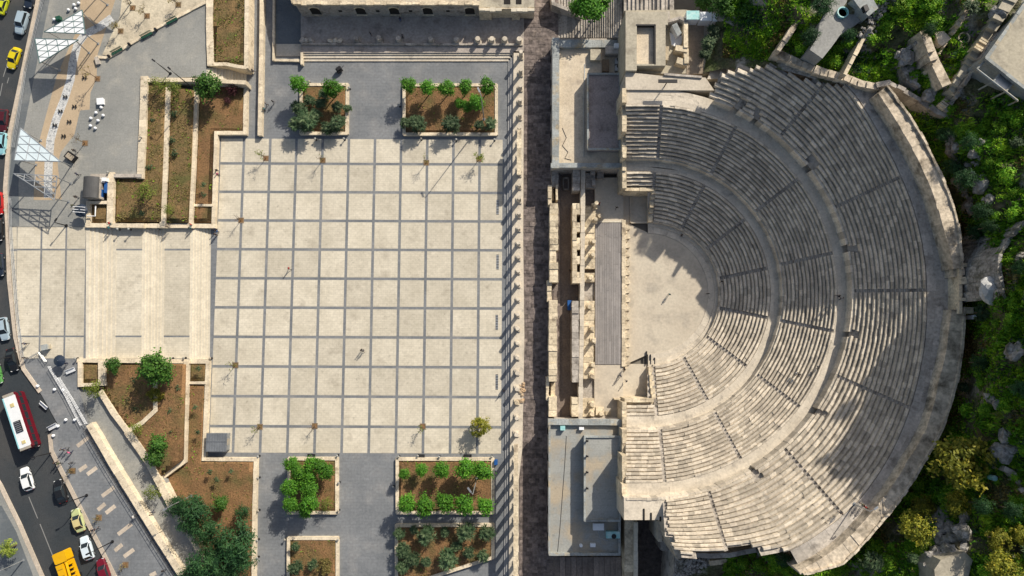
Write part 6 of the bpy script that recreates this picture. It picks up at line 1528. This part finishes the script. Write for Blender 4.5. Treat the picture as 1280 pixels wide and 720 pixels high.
# ---------------------------------------------------------------- people
skin = mat('skin', (.38, .22, .14), famt=.05, bump=0, rough=.6); hairm = mat('dark_hair', (.015, .011, .009), famt=.1, bump=0)
CL = {k: mat('cloth_'+k, c, famt=.12, bump=.1, rough=.85) for k, c in {'red': (.42, .02, .025), 'black': (.015, .015, .018), 'navy': (.02, .028, .07), 'white': (.62, .62, .6), 'teal': (.02, .16, .17), 'grey': (.13, .13, .14), 'pink': (.6, .12, .25), 'olive': (.08, .09, .04), 'blue': (.05, .12, .3)}.items()}
def make_person(pose):
    """one skinned figure, 1.72 m, facing +y"""
    if pose == 'walk': J = dict(kl=(.10, .20, .50), fl=(.10, .16, .08), tl=(.10, .33, .04), kr=(-.10, -.02, .47), fr=(-.10, -.34, .12), tr=(-.10, -.24, .04), el=(.24, -.12, 1.12), hl=(.26, .02, .88), er=(-.24, .10, 1.12), hr=(-.24, .26, .92))
    elif pose == 'sit': J = dict(kl=(.12, .42, .50), fl=(.12, .40, .08), tl=(.12, .58, .04), kr=(-.12, .42, .50), fr=(-.12, .42, .08), tr=(-.12, .6, .04), el=(.25, .08, .78), hl=(.16, .32, .60), er=(-.25, .08, .78), hr=(-.16, .32, .60))
    else: J = dict(kl=(.10, .03, .49), fl=(.11, 0, .08), tl=(.12, .17, .04), kr=(-.10, .03, .49), fr=(-.11, 0, .08), tr=(-.12, .17, .04), el=(.25, -.02, 1.12), hl=(.24, .08, .86), er=(-.25, -.02, 1.12), hr=(-.24, .08, .86))
    dz = -.40 if pose == 'sit' else 0
    J = {k: (v[0], v[1], v[2]) for k, v in J.items()}
    pel = (0, 0, .93+dz)
    N = [('pel', pel, .14, None), ('waist', (0, .0, 1.08+dz), .125, 'pel'), ('chest', (0, .01, 1.30+dz), .15, 'waist'), ('neck', (0, 0, 1.46+dz), .06, 'chest'), ('chin', (0, .03, 1.52+dz), .062, 'neck'), ('head', (0, .02, 1.62+dz), .095, 'chin'), ('crown', (0, .01, 1.69+dz), .07, 'head'),
         ('hipl', (.09, 0, .88+dz), .095, 'pel'), ('kl', J['kl'], .062, 'hipl'), ('fl', J['fl'], .042, 'kl'), ('tl', J['tl'], .035, 'fl'), ('hipr', (-.09, 0, .88+dz), .095, 'pel'), ('kr', J['kr'], .062, 'hipr'), ('fr', J['fr'], .042, 'kr'), ('tr', J['tr'], .035, 'fr'),
         ('shl', (.18, 0, 1.40+dz), .062, 'chest'), ('el', (J['el'][0], J['el'][1], J['el'][2]), .045, 'shl'), ('hl', J['hl'], .034, 'el'), ('shr', (-.18, 0, 1.40+dz), .062, 'chest'), ('er', J['er'], .045, 'shr'), ('hr', J['hr'], .034, 'er')]
    for sd, sx in (('l', 1), ('r', -1)):
        hx, hy, hz = J['h'+sd]
        for f in range(5): N.append(('f%s%d' % (sd, f), (hx+sx*(-.012 if f == 4 else .004), hy-.03+.02*f+(.02 if f == 4 else 0), hz-.12+(.04 if f == 4 else abs(f-1)*.012)), .011, 'h'+sd))
    idx = {n[0]: i for i, n in enumerate(N)}
    me = bpy.data.meshes.new('person_skeleton'); me.from_pydata([n[1] for n in N], [(idx[n[3]], i) for i, n in enumerate(N) if n[3]], [])
    o = bpy.data.objects.new('person_skeleton', me); COL.objects.link(o)
    md = o.modifiers.new('skin', 'SKIN'); sv = me.skin_vertices[0].data
    for i, n in enumerate(N): sv[i].radius = (n[2], n[2]*(.8 if n[0] in ('chest', 'waist', 'pel') else 1)); sv[i].use_root = (i == 0)
    sb = o.modifiers.new('sub', 'SUBSURF'); sb.levels = 1; sb.render_levels = 1
    dg = bpy.context.evaluated_depsgraph_get(); m2 = bpy.data.meshes.new_from_object(o.evaluated_get(dg)); bpy.data.objects.remove(o); m2.name = 'person_'+pose
    m2.materials.clear()
    for k in (skin, CL['grey'], CL['navy'], M['black']): m2.materials.append(k)
    for p_ in m2.polygons:
        c = p_.center; z_ = c.z-dz
        arm = abs(c.x) > .2 and z_ < 1.2 and c.z > .55 and pose != 'sit'
        if z_ > 1.5: p_.material_index = 0
        elif c.z < .1 and pose != 'x': p_.material_index = 3
        elif arm: p_.material_index = 1 if z_ > .98 else 0
        elif z_ > 1.47: p_.material_index = 0
        elif z_ > .97: p_.material_index = 1
        else: p_.material_index = 2
        p_.use_smooth = True
    # hair cap and face
    b = MB(); n = 12; zc0 = 1.655+dz; rings = [(.108, -.03), (.112, .02), (.095, .07), (.05, .105)]; Vv = []
    for r_, h_ in rings: Vv += [(r_*math.cos(6.2832*k/n)*.92, -.012+r_*math.sin(6.2832*k/n)*(1.0 if math.sin(6.2832*k/n) < 0 else .8), zc0+h_) for k in range(n)]
    fs = [(i*n+k, i*n+(k+1) % n, (i+1)*n+(k+1) % n, (i+1)*n+k) for i in range(3) for k in range(n)]+[tuple(3*n+k for k in range(n))]
    b.raw(Vv, fs, 0, .5)
    hair = bpy.data.meshes.new('hair'); hair.from_pydata(b.v, [], b.f); hair.materials.append(hairm)
    b = MB(); z_ = 1.60+dz
    for sx in (-1, 1): b.box((sx*.036, .108, z_), (.024, .012, .012))
    b.box((0, .112, z_-.065), (.04, .01, .01))
    face = bpy.data.meshes.new('face'); face.from_pydata(b.v, [], b.f); face.materials.append(hairm)
    b = MB(); b.raw([(-.016, .105, z_-.04), (.016, .105, z_-.04), (0, .14, z_-.038), (0, .105, z_+.01)], [(0, 1, 2), (1, 3, 2), (3, 0, 2)]); nose = bpy.data.meshes.new('nose'); nose.from_pydata(b.v, [], b.f); nose.materials.append(skin)
    return m2, hair, face, nose
PP_ = {k: make_person(k) for k in ('stand', 'walk', 'sit')}
def person(x, y, top, bottom, label, pose='stand', zb=0., ang=None, group=None):
    m2, hair, face, nose = PP_[pose]; p = at(x, y, zb+1.0)
    o = bpy.data.objects.new('person', m2); COL.objects.link(o); o.location = (p.x, p.y, zb); o.rotation_euler = (0, 0, rnd.uniform(0, 6.3) if ang is None else ang)
    tag(o, label, 'person', group)
    for i, mm in ((1, CL[top]), (2, CL[bottom])): o.material_slots[i].link = 'OBJECT'; o.material_slots[i].material = mm
    for nm, me in (('hair', hair), ('face', face), ('nose', nose)):
        c = bpy.data.objects.new(nm, me); COL.objects.link(c); c.parent = o
PEOPLE = [(361, 335.5, 'red', 'black', 'person in red walking alone on the cream slabs', 'walk', 0), (451.5, 437.5, 'black', 'grey', 'person in black standing in the middle of the cream square', 'stand', 0), (453.8, 438.6, 'grey', 'black', 'person in grey beside the one in black on the square', 'walk', 0),
          (332.5, 130, 'grey', 'black', 'person in grey on the upper paving by the cream wall, left of a pair', 'walk', 0), (341, 127, 'black', 'navy', 'person in black on the upper paving, right of a pair', 'walk', 0), (330, 136, 'teal', 'black', 'person in teal standing against the cream path wall', 'stand', 0), (316, 88, 'navy', 'black', 'person in navy walking up the path between planters', 'walk', .1),
          (270.8, 213, 'black', 'navy', 'person in black at the square edge wall, upper of a pair', 'stand', 0), (271.6, 217.5, 'pink', 'black', 'person with pink top at the square edge wall, lower of a pair', 'stand', 0),
          (268.5, 287, 'navy', 'black', 'person in navy at the top corner of the stair, left', 'stand', 0), (271.5, 289.5, 'blue', 'navy', 'person in blue at the top corner of the stair, middle', 'stand', 0), (269, 293, 'black', 'black', 'person in black at the top corner of the stair, lowest', 'stand', 0),
          (137, 279, 'red', 'teal', 'person in red leaning on the wall above the stair, left one', 'stand', ZS), (136.2, 284.5, 'teal', 'navy', 'person in teal on the stair just below the one in red', 'stand', ZS), (238.5, 280.5, 'red', 'black', 'person in red leaning on the wall above the stair, right one', 'stand', .9), (238, 285.5, 'teal', 'grey', 'person in teal at the right end of the stair wall', 'stand', .9),
          (209, 283.5, 'black', 'grey', 'person in black under the stair wall between the two red ones', 'stand', 1.8),
          (92.5, 188, 'black', 'grey', 'person in black alone on the terrace right of the canopies', 'walk', ZS), (96, 217.5, 'navy', 'black', 'person in navy left of the barrel-roofed kiosk', 'walk', ZS), (94.5, 246, 'black', 'navy', 'person in black below left of the kiosk', 'stand', ZS), (91, 257, 'olive', 'black', 'person in olive beside the navy parasol', 'stand', ZS),
          (77.5, 562, 'black', 'navy', 'person in black in the group by the kerb, left one', 'walk', ZS), (82.5, 562, 'grey', 'black', 'person in grey in the group by the kerb, middle one', 'walk', ZS), (86.5, 565.5, 'pink', 'navy', 'person in pink in the group by the kerb, right one', 'walk', ZS), (88.5, 579, 'grey', 'black', 'child-sized figure in grey below the group by the kerb', 'walk', ZS),
          (69, 578.5, 'black', 'black', 'person in black stepping off the kerb, left', 'walk', ZS), (73, 579.5, 'olive', 'black', 'person in olive stepping off the kerb, right', 'walk', ZS), (167, 646, 'white', 'black', 'person with white top walking along the thick sunlit wall', 'walk', ZS), (204, 713.5, 'black', 'grey', 'person in black at the foot of the thick sunlit wall near the bottom', 'stand', ZS), (190, 640, 'grey', 'navy', 'person in grey walking down the side path', 'walk', ZS-.5),
          (31, 447, 'black', 'grey', 'person in black on the kerb at the cream landing corner', 'stand', ZS), (31, 429.5, 'navy', 'black', 'person in navy at the edge of the cream landing', 'walk', ZS), (115, 663, 'black', 'navy', 'person in black between the parked taxi and pale blue car', 'stand', ZS), (121, 661, 'grey', 'black', 'person in grey on the pavement by the parked taxi', 'walk', ZS),
          (138.5, 449, 'navy', 'grey', 'person in navy at the stair foot wall', 'stand', ZS-.9), (81, 454, 'black', 'navy', 'person in black beside the grey parasol', 'stand', ZS), (629.5, 488, 'black', 'navy', 'person in black on the steps below the colonnade', 'walk', .2), (265.5, 546, 'olive', 'black', 'person in olive behind the grey cabinet', 'stand', 0),
          (463, 42, 'black', 'grey', 'person in black in the shade before the old hall, left', 'stand', .8), (500, 23.5, 'navy', 'blue', 'person in navy close to the old hall wall', 'stand', .8), (503, 45, 'grey', 'black', 'person in grey beside a column stub before the old hall', 'stand', .8),
          (749, 254.5, 'red', 'black', 'person in red on the shaded stage end, left of a pair', 'walk', .98), (771, 259.5, 'black', 'navy', 'person in black on the shaded stage end, right of a pair', 'walk', .98), (780.5, 461.5, 'black', 'black', 'person in black at the sunny stage end, top', 'stand', .98), (776, 470, 'navy', 'grey', 'person in navy at the sunny stage end, left', 'walk', .98), (783, 476.5, 'grey', 'black', 'person in grey at the sunny stage end, lowest', 'walk', .98),
          (712.5, 338, 'black', 'navy', 'person in black in the passage behind the stage', 'stand', .12), (837, 368, 'teal', 'grey', 'person in teal standing in the sunlit orchestra', 'stand', .05), (885, 367, 'black', 'navy', 'person in black at the rim of the orchestra', 'stand', .2), (852, 294, 'black', 'grey', 'person in black on the shaded orchestra step', 'stand', .42)]
for (x, y, a, b_, lab, pose, zb) in PEOPLE: person(x, y, a, b_, lab, pose, zb)
def row_z(rin_, rout__, n, z0, dz, r): i = int((r-rin_)/(rout__-rin_)*n); return z0+dz*(i+1)
for (x, y, a, b_, lab) in ((996.5, 466, 'white', 'grey', 'person in white sitting in the middle tier, left of a pair'), (1000, 468, 'black', 'navy', 'person in black sitting in the middle tier, right of a pair'), (1024, 458, 'grey', 'black', 'person in grey sitting alone high in the middle tier')):
    r = math.hypot(x-CX, y-CY); person(x, y, a, b_, lab, 'sit', row_z(170, 238, N2, Z2, D2, r)-.02, math.atan2(-(CY-y), 1)+1.5)
for (x, y, a, b_, lab) in ((1048.5, 370, 'black', 'navy', 'person in black walking on the upper walkway, left of a pair'), (1052, 372.5, 'grey', 'black', 'person in grey walking on the upper walkway, right of a pair'), (987, 556.5, 'white', 'grey', 'person in white walking on the upper walkway in the sun')): person(x, y, a, b_, lab, 'walk', ZW2-.04)
for (x, y, a, b_, lab) in ((902.5, 352, 'black', 'grey', 'person in black on the lowest seats at the centre'), (904, 526, 'olive', 'black', 'person in olive on the lower walkway in the sun')): person(x, y, a, b_, lab, 'walk', Z1+.45 if y < 400 else ZW1-.04)
for (x, y, a, b_, lab) in ((1082, 634, 'red', 'black', 'person in red on the gallery beside the floodlight pole'), (1078, 630.5, 'olive', 'black', 'person in olive on the gallery beside the floodlight pole'), (1051, 641.5, 'black', 'grey', 'person in black on the gallery left of the floodlight pole')): person(x, y, a, b_, lab, 'stand', ZW3)
# tiny H-frames of temporary lights in the orchestra
for i, x in enumerate((808, 813, 818)):
    b = MB(); b.pp(R4(x, 439+i*4, x+1, 455), .5, .02); tag(b.build('metal_strip', M['black']), 'thin dark strip on the orchestra floor, %s from the left' % nth(i), 'strip', 'strips in the orchestra')
# ---------------------------------------------------------------- dry grass and litter in the garden beds
q = MB(); G = random.Random(77)
BEDS = [([(183, 103), (207, 104), (204, 200), (201, 277), (141, 277), (143, 223), (177, 223)], ZS-.3, 2600), ([(212, 105), (242, 113), (239, 200), (235, 278), (205, 278), (208, 200)], 1.9, 1800), ([(265.5, -5), (306, -5), (305, 81), (267, 77.5)], ZS+.15, 1200),
        ([(247, 105), (304.5, 106), (304, 164), (267, 164), (264, 278), (239, 278), (243, 200)], .8, 700), ([(131, 455), (230, 455.5), (227, 575), (197, 598), (163, 541), (129, 490)], ZS-.1, 1300), ([(234, 481), (257, 481), (252, 575), (317, 577), (314, 730), (278, 735), (226, 650), (198, 601), (231, 577)], .75, 1300),
        ([(505, 106), (620.5, 106), (620.5, 167.5), (505, 167.5)], .42, 320), ([(376.5, 105.5), (434, 105.5), (433.5, 166.5), (376, 166.5)], .42, 200), ([(496.5, 574), (616, 574), (616, 641), (496.5, 641)], .42, 300), ([(361, 573.5), (421, 573.5), (421, 641), (360.5, 641)], .42, 160), ([(495.5, 657), (616, 656.5), (616, 697), (532, 724)], .42, 420), ([(360.5, 673), (421.5, 673), (421.5, 725), (360, 725)], .42, 260)]
for poly, z, n in BEDS:
    x0, x1 = min(p[0] for p in poly), max(p[0] for p in poly); y0, y1 = min(p[1] for p in poly), max(p[1] for p in poly); k = 0
    while k < n:
        x, y = G.uniform(x0, x1), G.uniform(y0, y1); k += 1
        if not inside(x, y, poly) or noise.noise(Vector((x*.06, y*.06, 3)))+G.gauss(0, .25) < .12: continue
        p = at(x, y, z+.05); tone = G.random()
        for j in range(3):
            a = G.uniform(0, 6.3); v = Vector((math.cos(a), math.sin(a), 0)); w_ = Vector((-v.y, v.x, 0))*G.uniform(.05, .12); h = G.uniform(.12, .35)
            q.face([p-w_, p+w_, p+v*h*1.2+Vector((0, 0, h))], 0 if tone < .88 else 1, G.random())
struct('dry_grass', q, [LM['straw'], LM['hillg']], 'sparse dry grass and weeds scattered over the garden beds', 'grass', 'stuff')
